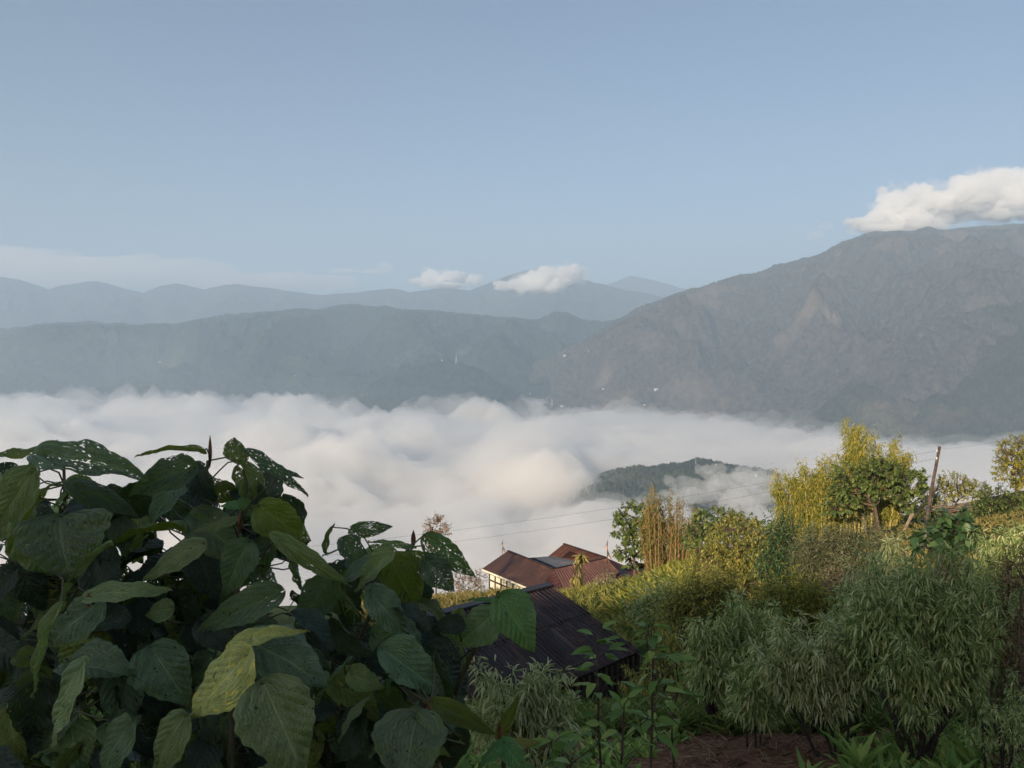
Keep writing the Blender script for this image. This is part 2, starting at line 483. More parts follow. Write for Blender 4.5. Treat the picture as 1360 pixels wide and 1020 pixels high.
def haze():
    x0, x1, y0, y1, z0, z1 = -15500, 17500, -1900, 19500, -700, 1900
    v = [(x, y, z) for x in (x0, x1) for y in (y0, y1) for z in (z0, z1)]
    f = [(0, 1, 3, 2), (4, 6, 7, 5), (0, 4, 5, 1), (2, 3, 7, 6), (0, 2, 6, 4), (1, 5, 7, 3)]
    o = link('haze', new_mesh('haze', v, f, shade=False), mat_volume('haze_air', 1.12e-4, (0.60, 0.78, 0.98), 0.0))
    tag(o, 'thin blue haze filling the air of the valley', kind='stuff')
haze()

# ------------------------------------------------------------------ the near hillside
def gz(x, y):
    x = np.asarray(x, float); y = np.asarray(y, float)
    f = np.where(y < 26, -1.7 - 0.33 * y, -10.28 - 0.27 * (y - 26))
    f = f + 0.2 * np.maximum(x, 0) * smooth(0, 40, y) + 0.06 * np.minimum(x, 0) * smooth(0, 40, y)
    f = f + 0.12 * fbm(x / 5.0, y / 5.0, 1.5, 3) * smooth(4, 12, y) + 0.5 * fbm(x / 19.0, y / 19.0, 4.5, 2) * smooth(12, 40, y)
    f = f - 2.3 * np.exp(-((x - 0.8) / 4.2) ** 2 - ((y - 21.0) / 5.5) ** 2)      # the hollow the shed stands in
    edge = 92.0 + 6 * noise3(x / 30.0, 0.5, 0.5)
    f = f - 0.55 * np.maximum(y - edge, 0)
    # the hillside climbs behind the camera and shades the near garden
    top = 22.2 + 0.9 * fbm(x / 11.0, y / 11.0, 8.8, 3)
    b = np.minimum(-1.7 + 0.42 * np.maximum(-y - 2.5, 0), top)
    return np.where(y < 0, b - 0.33 * 0, f)

def gp(px, d):
    x = float(ray(px, 500)[0]) * d
    return Vector((x, d, float(gz(x, d))))

def ground():
    ys = np.concatenate([np.linspace(-150, -6, 90), np.linspace(-5, 30, 200), np.linspace(30.3, 110, 190), np.linspace(114, 900, 60)])
    u = np.linspace(-1, 1, 300)
    xs = 260 * (0.12 * u + 0.88 * u ** 3) + 8
    X, Y = np.meshgrid(xs, ys, indexing='ij')
    Z = np.maximum(gz(X, Y), -500)
    m, nt, N, L, B, O = nodes('hillside_soil')
    tc = nt.nodes.new('ShaderNodeTexCoord'); ob = tc.outputs['Object']
    soil = ramp(nt, tex_noise(nt, 9.0, 7, 0.72, vec=ob), [(0.3, (0.12, 0.048, 0.028)), (0.52, (0.33, 0.155, 0.088)), (0.72, (0.50, 0.36, 0.26))])
    turf = ramp(nt, tex_noise(nt, 3.0, 6, 0.65, vec=ob), [(0.3, (0.03, 0.05, 0.015)), (0.55, (0.08, 0.11, 0.03)), (0.75, (0.18, 0.16, 0.06))])
    sel = ramp(nt, tex_noise(nt, 0.45, 5, 0.6, vec=ob), [(0.60, (0, 0, 0)), (0.68, (1, 1, 1))])
    geo = nt.nodes.new('ShaderNodeSeparateXYZ'); L.new(ob, geo.inputs[0])
    near = math_n(nt, 'GREATER_THAN', geo.outputs['Y'], 10.5)
    far = math_n(nt, 'MAXIMUM', sel, near)
    L.new(mix_n(nt, far, soil, turf), B.inputs['Base Color'])
    B.inputs['Roughness'].default_value = 0.95; B.inputs['Specular IOR Level'].default_value = 0.1
    L.new(bump_n(nt, tex_noise(nt, 14.0, 8, 0.75, vec=ob), 1.0, 0.09), B.inputs['Normal'])
    o = link('ground', new_mesh('ground', np.stack([X, Y, Z], -1).reshape(-1, 3), grid_faces(len(xs), len(ys))), m)
    tag(o, kind='structure')
ground()

# ------------------------------------------------------------------ leaf and wood builders
def unit(v):
    return v / np.maximum(np.linalg.norm(v, axis=-1, keepdims=True), 1e-9)

def template(rows, widths, fold=0.25, droop=0.2, cols=3):
    t = np.array(rows, float); w = np.array(widths, float)
    us = np.linspace(-1, 1, cols)
    V = np.stack([us[None, :] * w[:, None] * 0.5, np.repeat(t[:, None], cols, 1),
                  np.abs(us)[None, :] * w[:, None] * fold * 0.5 - droop * t[:, None] ** 2], -1).reshape(-1, 3)
    return V, grid_faces(len(t), cols)

T_NARROW = template([0, .22, .5, .78, 1], [.1, .85, 1, .6, .03], .35, .28)
T_BROAD = template([0, .12, .35, .62, .85, 1], [.15, .75, 1, .8, .38, .03], .3, .25)
T_SMALL = template([0, .45, 1], [.2, 1, .05], .3, .2)
T_BLADE = template([0, .3, .6, .85, 1], [.7, 1, .85, .5, .03], .3, .55)

def leaf_mesh(name, T, pos, axis, normal, L, W):
    V, Fq = T
    y = unit(axis); z = unit(normal - y * np.sum(normal * y, -1, keepdims=True)); x = np.cross(y, z)
    n = len(pos)
    L = np.broadcast_to(np.asarray(L, float), (n,)); W = np.broadcast_to(np.asarray(W, float), (n,))
    pts = (pos[:, None, :] + x[:, None, :] * (V[None, :, 0:1] * W[:, None, None])
           + y[:, None, :] * (V[None, :, 1:2] * L[:, None, None]) + z[:, None, :] * (V[None, :, 2:3] * L[:, None, None] * 0.6
           + 0.0))
    faces = (Fq[None] + (np.arange(n) * len(V))[:, None, None]).reshape(-1, 4)
    return new_mesh(name, pts.reshape(-1, 3), faces)

def seg_mesh(name, A, B, ra, rb, sides=5):
    A, B = np.asarray(A, float), np.asarray(B, float)
    n = len(A)
    ra = np.broadcast_to(np.asarray(ra, float), (n,)); rb = np.broadcast_to(np.asarray(rb, float), (n,))
    d = unit(B - A)
    h = np.where(np.abs(d[:, 2:3]) > 0.9, np.array([[1., 0, 0]]), np.array([[0, 0, 1.]]))
    u = unit(np.cross(d, h)); v = np.cross(d, u)
    th = np.arange(sides) * 2 * math.pi / sides
    ring = u[:, None, :] * np.cos(th)[None, :, None] + v[:, None, :] * np.sin(th)[None, :, None]
    pts = np.concatenate([A[:, None] + ring * ra[:, None, None], B[:, None] + ring * rb[:, None, None]], 1)
    k = np.arange(sides); k2 = (k + 1) % sides
    f = np.stack([k, k2, k2 + sides, k + sides], -1)
    faces = (f[None] + (np.arange(n) * 2 * sides)[:, None, None]).reshape(-1, 4)
    return new_mesh(name, pts.reshape(-1, 3), faces)

class Wood:
    """collects tapering limbs"""
    def __init__(s): s.A, s.B, s.ra, s.rb = [], [], [], []
    def seg(s, a, b, ra, rb): s.A.append(tuple(a)); s.B.append(tuple(b)); s.ra.append(ra); s.rb.append(rb)
    def curve(s, pts, r0, r1):
        n = len(pts) - 1
        for k in range(n):
            s.seg(pts[k], pts[k + 1], r0 + (r1 - r0) * k / n, r0 + (r1 - r0) * (k + 1) / n)
    def limb(s, a, b, r0, r1, rs, wig=0.12, n=5, sag=0.0):
        a, b = np.asarray(a, float), np.asarray(b, float); L = np.linalg.norm(b - a)
        t = np.linspace(0, 1, n + 1)[:, None]
        p = a + (b - a) * t + np.sin(t * math.pi) * rs.normal(size=(1, 3)) * wig * L + np.sin(t * 2 * math.pi) * rs.normal(size=(1, 3)) * wig * 0.4 * L
        p[:, 2] += (np.sin(t * math.pi) * sag * L)[:, 0]
        s.curve(p, r0, r1); return p
    def build(s, name, mat, parent, sides=6):
        return link(name, seg_mesh(name, s.A, s.B, s.ra, s.rb, sides), mat, parent)

def mat_leaf(name, c0, c1, c2, rough=0.5, trans=0.25, tcol=None, spec=0.35):
    """leaf tissue; the shade of green differs from leaf to leaf"""
    m, nt, N, L, B, O = nodes(name)
    g = nt.nodes.new('ShaderNodeNewGeometry')
    c0, c1, c2 = [tuple(min(0.8, 2.2 * x) for x in c) if max(c2) < 0.5 else c for c in (c0, c1, c2)]
    trans = min(0.45, trans * 1.3)
    col = ramp(nt, g.outputs['Random Per Island'], [(0.0, c0), (0.5, c1), (1.0, c2)])
    L.new(col, B.inputs['Base Color'])
    B.inputs['Roughness'].default_value = rough
    B.inputs['Specular IOR Level'].default_value = spec
    t = nt.nodes.new('ShaderNodeBsdfTranslucent')
    if tcol: t.inputs['Color'].default_value = (*tcol, 1)
    else: L.new(col, t.inputs['Color'])
    mx = nt.nodes.new('ShaderNodeMixShader'); mx.inputs[0].default_value = trans
    L.new(B.outputs[0], mx.inputs[1]); L.new(t.outputs[0], mx.inputs[2]); L.new(mx.outputs[0], O.inputs['Surface'])
    return m

BARK = mat_plain('bark', [(0.3, (0.05, 0.035, 0.025)), (0.7, (0.17, 0.12, 0.085))], 12, 0.9, 0.6, 60, 0.01)
BARK_DARK = mat_plain('dark_bark', [(0.3, (0.02, 0.016, 0.013)), (0.7, (0.07, 0.055, 0.045))], 14, 0.9, 0.5, 60, 0.008)
GREEN_STEM = mat_plain('green_stem', [(0.3, (0.05, 0.055, 0.025)), (0.7, (0.13, 0.12, 0.06))], 20, 0.7, 0.2, 80, 0.002)
L_SILVER = mat_leaf('silver_leaf', (0.10, 0.125, 0.042), (0.22, 0.245, 0.10), (0.40, 0.40, 0.21), 0.40, 0.32, spec=0.7)
L_SILVER2 = mat_leaf('green_narrow_leaf', (0.07, 0.105, 0.03), (0.175, 0.225, 0.072), (0.38, 0.40, 0.185), 0.40, 0.32, spec=0.7)
L_GREEN = mat_leaf('broad_green_leaf', (0.030, 0.048, 0.013), (0.055, 0.082, 0.022), (0.11, 0.125, 0.035), 0.45, 0.25)
L_DARK = mat_leaf('dark_broad_leaf', (0.012, 0.026, 0.010), (0.022, 0.045, 0.016), (0.045, 0.075, 0.026), 0.42, 0.15)
L_GREYOLIVE = mat_leaf('grey_olive_leaf', (0.040, 0.050, 0.020), (0.080, 0.088, 0.042), (0.145, 0.145, 0.08), 0.55, 0.25)
L_FRESH = mat_leaf('fresh_green_leaf', (0.06, 0.11, 0.022), (0.105, 0.17, 0.036), (0.21, 0.25, 0.06), 0.45, 0.35)
L_OLIVE = mat_leaf('olive_leaf', (0.055, 0.07, 0.016), (0.15, 0.15, 0.036), (0.28, 0.24, 0.058), 0.55, 0.3)
L_BAMBOO = mat_leaf('bamboo_leaf', (0.06, 0.078, 0.012), (0.15, 0.15, 0.026), (0.28, 0.225, 0.045), 0.55, 0.35)
L_BAMBOO_RED = mat_leaf('dry_bamboo_leaf', (0.05, 0.07, 0.013), (0.12, 0.11, 0.028), (0.20, 0.12, 0.05), 0.6, 0.3)
L_GOLD = mat_leaf('golden_grass_blade', (0.09, 0.09, 0.025), (0.16, 0.135, 0.04), (0.27, 0.21, 0.08), 0.6, 0.3)
L_LIME = mat_leaf('lime_grass_blade', (0.05, 0.072, 0.013), (0.14, 0.15, 0.026), (0.28, 0.235, 0.048), 0.5, 0.35)
L_GRASS = mat_leaf('grass_blade', (0.04, 0.07, 0.015), (0.085, 0.12, 0.028), (0.16, 0.17, 0.05), 0.55, 0.3)
L_BROWN = mat_leaf('dry_leaf', (0.06, 0.04, 0.022), (0.13, 0.085, 0.05), (0.24, 0.17, 0.1), 0.7, 0.2)

def crown_points(rs, blobs, n, shell=0.55):
    vol = np.array([b[1][0] * b[1][1] * b[1][2] for b in blobs]) ** 0.75; vol /= vol.sum()
    k = rs.choice(len(blobs), n, p=vol)
    d = unit(rs.normal(size=(n, 3)))
    r = rs.uniform(shell, 1.0, n) ** 0.6
    c = np.array([tuple(b[0]) for b in blobs])[k]; rad = np.array([b[1] for b in blobs])[k]
    q = 1 + 0.22 * noise3(d[:, 0] * 2.2 + k, d[:, 1] * 2.2, d[:, 2] * 2.2)
    return c + d * r[:, None] * rad * q[:, None], d, k

def plant(name, label, cat, base, blobs, nsprig, per, L, W, T, lmat, wmat, seed, group=None, sprig=0.4, droop=0.7, up=0.5,
          nstem=4, r0=0.04, split=0.3, twig=0.004, shell=0.5, trunk=False, jit=0.3, sides=5, spread=0.1):
    """a woody plant: stems or one trunk with limbs that reach into the crown, and leafy sprigs spread through the crown;
    blobs are (centre, radii) in world metres"""
    rs = np.random.RandomState(seed)
    root = thing(name, base, label, cat, group)
    base = np.array(base)
    w = Wood()
    pts, out, kk = crown_points(rs, blobs, nsprig, shell)
    nodes_p = []
    cen = np.mean([np.array(b[0]) for b in blobs], 0)
    if trunk:
        fork = base + (cen - base) * split + rs.normal(size=3) * 0.02
        p = w.limb(base - [0, 0, 0.1], fork, r0, r0 * 0.75, rs, 0.05, 5); nodes_p += list(p[2:])
        starts, rr = [fork] * max(nstem, len(blobs)), r0 * 0.55
    else:
        starts, rr = [base + np.array([rs.uniform(-1, 1) * spread, rs.uniform(-1, 1) * spread, -0.1]) for _ in range(max(nstem, len(blobs)))], r0
    for k, s in enumerate(starts):
        b = blobs[k % len(blobs)]
        e = np.array(b[0]) + rs.uniform(-0.5, 0.5, 3) * np.array(b[1])
        p = w.limb(s, e, rr, rr * 0.45, rs, 0.09, 6); nodes_p += list(p[1:])
        for j in range(3):
            e2 = np.array(b[0]) + unit(rs.normal(size=3)) * 0.75 * np.array(b[1])
            q = w.limb(p[rs.randint(3, 6)], e2, rr * 0.4, rr * 0.15, rs, 0.1, 4); nodes_p += list(q[1:])
    nodes_p = np.array(nodes_p)
    for i in range(nsprig):
        dd = ((nodes_p - pts[i]) ** 2).sum(1); j = dd.argmin()
        a = nodes_p[j]; mid = (a + pts[i]) / 2 + rs.normal(size=3) * 0.05 * math.sqrt(dd[j])
        w.seg(a, mid, twig * 1.6, twig * 1.2); w.seg(mid, pts[i], twig * 1.2, twig)
    sd = unit(out * 0.8 + np.array([0, 0, up]) + rs.normal(size=(nsprig, 3)) * 0.35)
    ends = pts + sd * sprig * rs.uniform(0.6, 1.2, (nsprig, 1))
    for i in range(nsprig): w.seg(pts[i], ends[i], twig, twig * 0.4)
    t = np.tile(np.linspace(0.02, 1.0, per), nsprig); id_ = np.repeat(np.arange(nsprig), per)
    P0 = pts[id_] + (ends - pts)[id_] * t[:, None]
    n = len(P0)
    az = np.tile(np.arange(per) * 2.4, nsprig) + np.repeat(rs.uniform(0, 6.28, nsprig), per) + rs.normal(size=n) * 0.3
    a1 = unit(np.cross(sd[id_], rs.normal(size=(nsprig, 3))[id_])); a2 = np.cross(sd[id_], a1)
    rad = a1 * np.cos(az)[:, None] + a2 * np.sin(az)[:, None]
    axis = unit(rad * (1.0 - 0.55 * t[:, None]) + sd[id_] * 0.55 + np.array([0, 0, -droop]) + rs.normal(size=(n, 3)) * jit)
    nrm = unit(np.array([0, 0, 1.0]) + rad * 0.3 + rs.normal(size=(n, 3)) * jit + 1e-3)
    s = rs.uniform(0.65, 1.2, n) * (1 - 0.35 * t)
    inv = -np.array(base)
    f = link('foliage', leaf_mesh('foliage', T, P0 + inv, axis, nrm, L * s, W * s), lmat, root)
    wd = link('trunk' if trunk else 'stem', seg_mesh('stem', np.array(w.A) + inv, np.array(w.B) + inv, w.ra, w.rb, sides), wmat, root)
    return root

def blob_px(rows, d):
    """crown blobs from (px, py, radius px, radius px) at depth d (optionally a depth offset in metres as fifth value)"""
    out = []
    for r in rows:
        dd = d + (r[4] if len(r) > 4 else 0.0); s = dd / F
        out.append((P(r[0], r[1], dd), (r[2] * s, 0.8 * r[2] * s, r[3] * s)))
    return out

# ------------------------------------------------------------------ ground cover
def cover(name, label, n, region, L, W, T, mat, seed, tuft=6, lean=0.5, mask=None):
    rs = np.random.RandomState(seed)
    px0, px1, d0, d1 = region
    d = 1 / rs.uniform(1 / d1, 1 / d0, n) if d1 > 2.2 * d0 else rs.uniform(d0, d1, n)
    px = rs.uniform(px0, px1, n)
    x = (px - 680) / F * d
    keep = fbm(x / 2.2, d / 2.2, seed, 2) > -0.35
    if mask is not None: keep &= mask(x, d)
    x, d = x[keep], d[keep]; n = len(x)
    b = np.stack([x, d, gz(x, d) - 0.02], -1)
    b = np.repeat(b, tuft, 0); m = len(b)
    b[:, :2] += rs.normal(size=(m, 2)) * L * 0.15
    th = rs.uniform(0, 2 * math.pi, m)
    lean = lean * rs.uniform(0.25, 1.4, m)
    ax = np.stack([np.cos(th) * lean, np.sin(th) * lean, np.ones(m)], -1) * 1.0 + rs.normal(size=(m, 3)) * 0.15
    nr = np.stack([-np.cos(th), -np.sin(th), lean], -1)
    s = rs.uniform(0.5, 1.15, m)
    o = link(name, leaf_mesh(name, T, b, ax, nr, L * s, W * s), mat)
    tag(o, label, kind='stuff')

T_BLADE_DOWN = template([0, .3, .6, .85, 1], [.7, 1, .85, .5, .03], .3, .7)
cover('undergrowth', 'mixed green grass and weeds covering the garden slope', 4600, (560, 1420, 10.2, 32), 0.42, 0.03, T_BLADE_DOWN, L_GRASS, 3, 6, 0.55)
cover('undergrowth', 'green grass and weeds on the slope under the large leaved shrubs', 2600, (-700, 560, 6, 75), 0.42, 0.03, T_BLADE_DOWN, L_GRASS, 23, 6, 0.55)
cover('undergrowth', 'rough green grass between the shed and the red roofs', 1900, (600, 930, 27, 70), 0.5, 0.05, T_BLADE_DOWN, L_OLIVE, 29, 7, 0.6)
cover('weeds', 'broad leaved weeds between the shrubs', 2600, (600, 1420, 5.2, 30), 0.20, 0.07, T_BROAD, L_FRESH, 5, 5, 0.9,
      mask=lambda x, y: (y > 9.3) | (x < 1.4 + 0.25 * (y - 8)) | (x > 3.4 + 0.35 * (y - 8)))
cover('dry_straw', 'pale dry stalks strewn over the dug earth', 700, (880, 1420, 6.0, 10.5), 0.2, 0.012, T_NARROW, L_BROWN, 8, 2, 2.5)
cover('cardamom_bed', 'tall lime green blades covering the lit slope right of the red roofs', 2100, (770, 1010, 34, 62), 1.0, 0.13, T_BLADE_DOWN, L_LIME, 11, 13, 0.85,
      mask=lambda x, y: x > 4.2 + 0.30 * (y - 34))
cover('golden_grass', 'golden dry grass on the lit slope behind the dark roof', 1500, (480, 690, 42, 66), 1.3, 0.08, T_BLADE_DOWN, L_GOLD, 12, 7, 0.5, mask=lambda x, y: x < 1.0 - 0.06 * (y - 42))
cover('reddish_weeds', 'low reddish dry weeds among the shrubs in the middle of the slope', 420, (1040, 1330, 14, 30), 0.5, 0.02, T_BLADE_DOWN, L_BROWN, 33, 6, 0.4)
cover('golden_grass', 'golden grass on the bank at the right edge under the pole', 1700, (900, 1460, 30, 78), 0.45, 0.05, T_BLADE_DOWN, L_GOLD, 14, 6, 0.6)

# ------------------------------------------------------------------ houses
def quad_roof(name, pts, mat, parent, thick=0.06, corr=0.0, nu=2, nv=2):
    """a sheet between four corners (ridge a, ridge b, eave b, eave a) with thickness and UVs: u along the ridge, v down the slope in metres"""
    a, b, c, d = [np.array(p, float) for p in pts]
    ul, vl = np.linalg.norm(b - a), np.linalg.norm(d - a)
    nrm = unit(np.cross(b - a, d - a)); nrm = nrm if nrm[2] > 0 else -nrm
    U = np.linspace(0, 1, nu); Vv = np.linspace(0, 1, nv)
    G = (a[None, None] * (1 - U)[:, None, None] * (1 - Vv)[None, :, None] + b * U[:, None, None] * (1 - Vv)[None, :, None]
         + c * U[:, None, None] * Vv[None, :, None] + d * (1 - U)[:, None, None] * Vv[None, :, None])
    if corr: G = G + nrm * (corr * np.cos(U * ul / 0.14 * 2 * math.pi))[:, None, None]
    top = G.reshape(-1, 3); bot = (G - nrm * thick).reshape(-1, 3)
    uv = np.stack(np.broadcast_arrays((U * ul)[:, None], (Vv * vl)[None, :]), -1).reshape(-1, 2)
    n = nu * nv; q = [grid_faces(nu, nv), grid_faces(nu, nv, n)[:, ::-1]]
    for u0 in (0, nu - 1):
        v = np.arange(nv - 1); i = u0 * nv + v; q.append(np.stack([i, i + 1, i + 1 + n, i + n], -1))
    for v0 in (0, nv - 1):
        u = np.arange(nu - 1); i = u * nv + v0; q.append(np.stack([i, i + nv, i + nv + n, i + n], -1))
    base = np.array(parent.location) if parent else np.zeros(3)
    return link(name, new_mesh(name, np.concatenate([top, bot]) - base, np.concatenate(q), uv=np.concatenate([uv, uv]), shade=False), mat, parent)

def mat_sheet(name, c0, c1, streak, rough=0.55, corr=True, ridge=0.25, bump=0.6):
    """weathered corrugated sheet: ribs down the slope, rust streaks, sheets of differing age"""
    m, nt, N, L, B, O = nodes(name)
    tc = nt.nodes.new('ShaderNodeTexCoord')
    sep = nt.nodes.new('ShaderNodeSeparateXYZ'); L.new(tc.outputs['UV'], sep.inputs[0])
    u, v = sep.outputs['X'], sep.outputs['Y']
    cb = nt.nodes.new('ShaderNodeCombineXYZ'); L.new(math_n(nt, 'MULTIPLY', u, 3.5), cb.inputs[0]); L.new(math_n(nt, 'MULTIPLY', v, 0.22), cb.inputs[1])
    st = tex_noise(nt, 1.6, 6, 0.7, vec=cb.outputs[0])
    c = ramp(nt, st, [(0.3, c0), (0.55, c1), (0.78, streak)])
    sheet = math_n(nt, 'FLOOR', math_n(nt, 'MULTIPLY', u, 1 / 0.8))
    wn_ = nt.nodes.new('ShaderNodeTexWhiteNoise'); wn_.noise_dimensions = '1D'; L.new(sheet, wn_.inputs['W'])
    f = math_n(nt, 'MULTIPLY', wn_.outputs['Value'], 0.45)
    c = mix_n(nt, f, c, tuple(0.5 * x for x in c0))
    pt = ramp(nt, tex_noise(nt, 0.9, 6, 0.7, vec=tc.outputs['UV'], dist=0.8), [(0.52, (0, 0, 0)), (0.66, (1, 1, 1))])
    c = mix_n(nt, math_n(nt, 'MULTIPLY', pt, 0.6), c, streak)
    lap = math_n(nt, 'LESS_THAN', math_n(nt, 'FRACT', math_n(nt, 'MULTIPLY', v, 0.62)), 0.035)
    c = mix_n(nt, math_n(nt, 'MULTIPLY', lap, 0.7), c, tuple(0.3 * x for x in c0))
    L.new(c, B.inputs['Base Color'])
    B.inputs['Roughness'].default_value = rough; B.inputs['Specular IOR Level'].default_value = 0.35
    w = math_n(nt, 'SINE', math_n(nt, 'MULTIPLY', u, 2 * math.pi / ridge))
    L.new(bump_n(nt, w, bump, 0.03), B.inputs['Normal'])
    return m

RED_ROOF = mat_sheet('rusty_red_sheet', (0.045, 0.014, 0.013), (0.085, 0.030, 0.026), (0.20, 0.085, 0.05))
RUST_ROOF = mat_sheet('orange_rust_sheet', (0.08, 0.026, 0.014), (0.15, 0.055, 0.028), (0.28, 0.12, 0.06))
BROWN_ROOF = mat_sheet('brown_sheet', (0.055, 0.022, 0.015), (0.105, 0.045, 0.030), (0.19, 0.09, 0.055))
BLUE_ROOF = mat_sheet('blue_grey_sheet', (0.022, 0.032, 0.055), (0.045, 0.06, 0.09), (0.10, 0.07, 0.07))
DARK_ROOF = mat_sheet('dark_weathered_sheet', (0.05, 0.04, 0.045), (0.10, 0.075, 0.082), (0.26, 0.17, 0.13), 0.5, ridge=0.16, bump=0.9)
GREEN_ROOF = mat_sheet('green_sheet', (0.04, 0.10, 0.07), (0.06, 0.14, 0.09), (0.12, 0.16, 0.1))
CREAM = mat_plain('cream_plaster', [(0.3, (0.62, 0.58, 0.44)), (0.7, (0.78, 0.74, 0.6))], 1.5, 0.85, 0.1, 20, 0.01)
TIMBER = mat_plain('dark_timber', [(0.3, (0.03, 0.022, 0.016)), (0.7, (0.085, 0.06, 0.045))], 6, 0.8, 0.3, 40, 0.01)
PLANK = mat_plain('old_plank', [(0.3, (0.035, 0.03, 0.026)), (0.7, (0.10, 0.085, 0.07))], 5, 0.9, 0.4, 30, 0.01)

def prism(name, corners, z0, z1, mat, parent):
    """an upright wall body over a level outline"""
    base = np.array(parent.location) if parent else np.zeros(3)
    n = len(corners)
    v = [(c[0], c[1], z0) for c in corners] + [(c[0], c[1], z1) for c in corners]
    me = bpy.data.meshes.new(name)
    me.from_pydata([tuple(np.array(p) - base) for p in v], [], [[i, (i + 1) % n, n + (i + 1) % n, n + i] for i in range(n)] + [list(range(n))[::-1], list(range(n, 2 * n))])
    me.update(); return link(name, me, mat, parent)

def beam(name, a, b, w, mat, parent, h=None):
    base = np.array(parent.location) if parent else np.zeros(3)
    a, b = np.array(a, float), np.array(b, float)
    d = unit(b - a); up = np.array([0, 0, 1.0]) if abs(d[2]) < 0.9 else np.array([0, 1.0, 0])
    s = unit(np.cross(d, up)) * w / 2; t = np.cross(s, d); t = unit(t) * (h or w) / 2
    v = [p + i * s + j * t for p in (a, b) for i, j in ((-1, -1), (1, -1), (1, 1), (-1, 1))]
    me = bpy.data.meshes.new(name)
    me.from_pydata([tuple(p - base) for p in v], [], [(0, 1, 2, 3), (7, 6, 5, 4), (0, 4, 5, 1), (1, 5, 6, 2), (2, 6, 7, 3), (3, 7, 4, 0)])
    me.update(); return link(name, me, mat, parent)

def red_house():
    zr, ze = -18.75, -19.95
    R1, R2, R3 = Q(674.6, 731.5, zr), Q(735, 755.5, zr), Q(806, 741, zr)      # left wing ridge end, corner, right end of the front ridge
    B1 = Q(748.7, 722.2, zr)                                                  # back wing peak
    E0, E1 = Q(640.6, 755, ze), Q(716, 786, ze)
    F1, F2, F3 = Q(752, 789, ze), Q(836, 775, ze), Q(855, 762.5, ze)
    g = float(gz(R2.x, R2.y))
    root = thing('house', (R2.x, R2.y, g), 'long house with rusty red sheet roofs and a cream half timbered wall', 'house')
    quad_roof('roof', (R1, R2, E1, E0), BROWN_ROOF, root, 0.08)
    rf = quad_roof('roof', (R2, R3, F2, F1), RED_ROOF, root, 0.08); rf['label'] = 'dark red front slope of the roof'
    # the hip between the two front slopes, and the right hip
    def tri(name, a, b, c, mat, dz=0.0):
        base = np.array(root.location)
        p = [np.array(q, float) - base for q in (a, b, c)]; dn = np.array([0, 0, -0.08])
        me = new_mesh(name, p + [q + dn for q in p], [(0, 1, 4, 3), (1, 2, 5, 4), (2, 0, 3, 5)], [(0, 1, 2), (5, 4, 3)], uv=[(0, 0), (2, 0), (1, 2)] * 2, shade=False)
        return link(name, me, mat, root)
    tri('roof_hip', R2, F1, E1, RED_ROOF)
    tri('roof_hip', R3, F3, F2, RED_ROOF)
    # back wing: its left slope shows, the other falls to the right
    back = unit(np.array(R1 - R2)); 
    BL0 = Q(728, 739, ze + 0.35); BL1 = Q(770, 747.5, ze + 0.45)
    rb = quad_roof('roof', (B1, R3, BL1, BL0), RUST_ROOF, root, 0.08); rb['label'] = 'orange rusted slope of the back roof'
    quad_roof('roof', (B1, R3, F3, F3 + (B1 - R3)), RED_ROOF, root, 0.08)
    m0 = np.array(R1) * 0.35 + np.array(R2) * 0.65
    r_ = quad_roof('lean_to_roof', (Q(700, 741, zr - 0.5), Q(733, 738.5, zr - 0.45), Q(778, 748, zr - 0.35), Q(737, 755.5, zr - 0.35)), BLUE_ROOF, root, 0.05); r_['label'] = 'flat blue grey sheets between the two roofs'
    quad_roof('roof', (R1, R2, R2 + Vector((1.5, 1.5, -1.0)), R1 + Vector((1.5, 1.5, -1.0))), RED_ROOF, root, 0.08)
    for a, b in ((R1, R2), (R2, R3), (B1, R3)):
        beam('ridge_cap', np.array(a) + [0, 0, .03], np.array(b) + [0, 0, .03], 0.22, RED_ROOF, root, 0.06)
    # walls
    inset = lambda p, k: np.array(p) + (np.array(m0) - np.array(p)) * k
    w0, w1 = inset(E0, 0.14), inset(E1, 0.14)
    f1, f2, f3 = inset(F1, 0.16), inset(F2, 0.12), inset(F3, 0.12)
    bk = np.array(B1) + [0.5, 1.5, 0]
    prism('wall', [w0, w1, f1, f2, f3, bk], g - 1.0, ze - 0.02, CREAM, root)
    dv = w1 - w0; out = unit(np.array([dv[1], -dv[0], 0.0])); out = out if out[1] < 0 else -out
    Lw = np.linalg.norm(dv[:2])
    for k in range(9):
        p = w0 + dv * (k / 8.0) + out * 0.03
        beam('timber_post', (p[0], p[1], ze - 3.0), (p[0], p[1], ze - 0.05), 0.13, TIMBER, root)
    for z in (ze - 0.35, ze - 0.95, ze - 1.7):
        beam('timber_rail', (*(w0 + out * 0.04)[:2], z), (*(w1 + out * 0.04)[:2], z), 0.12, TIMBER, root)
    # dark panels added over the wall to paint the shade under the right eave
    dv2 = f2 - f1; o2 = unit(np.array([dv2[1], -dv2[0], 0.0])); o2 = o2 if o2[1] < 0 else -o2
    beam('shade_panel', (*(f1 + o2 * 0.06)[:2], ze - 1.5), (*(f2 + o2 * 0.06)[:2], ze - 1.5), 0.06, TIMBER, root, 2.9)
    dv3 = f3 - f2; o3 = unit(np.array([dv3[1], -dv3[0], 0.0]))
    beam('shade_panel', (*(f2 + o3 * 0.06)[:2], ze - 1.5), (*(f3 + o3 * 0.06)[:2], ze - 1.5), 0.06, TIMBER, root, 2.9)
    beam('fascia', np.array(E0) + [0, 0, -.12], np.array(E1) + [0, 0, -.12], 0.05, CREAM, root, 0.16)
red_house()

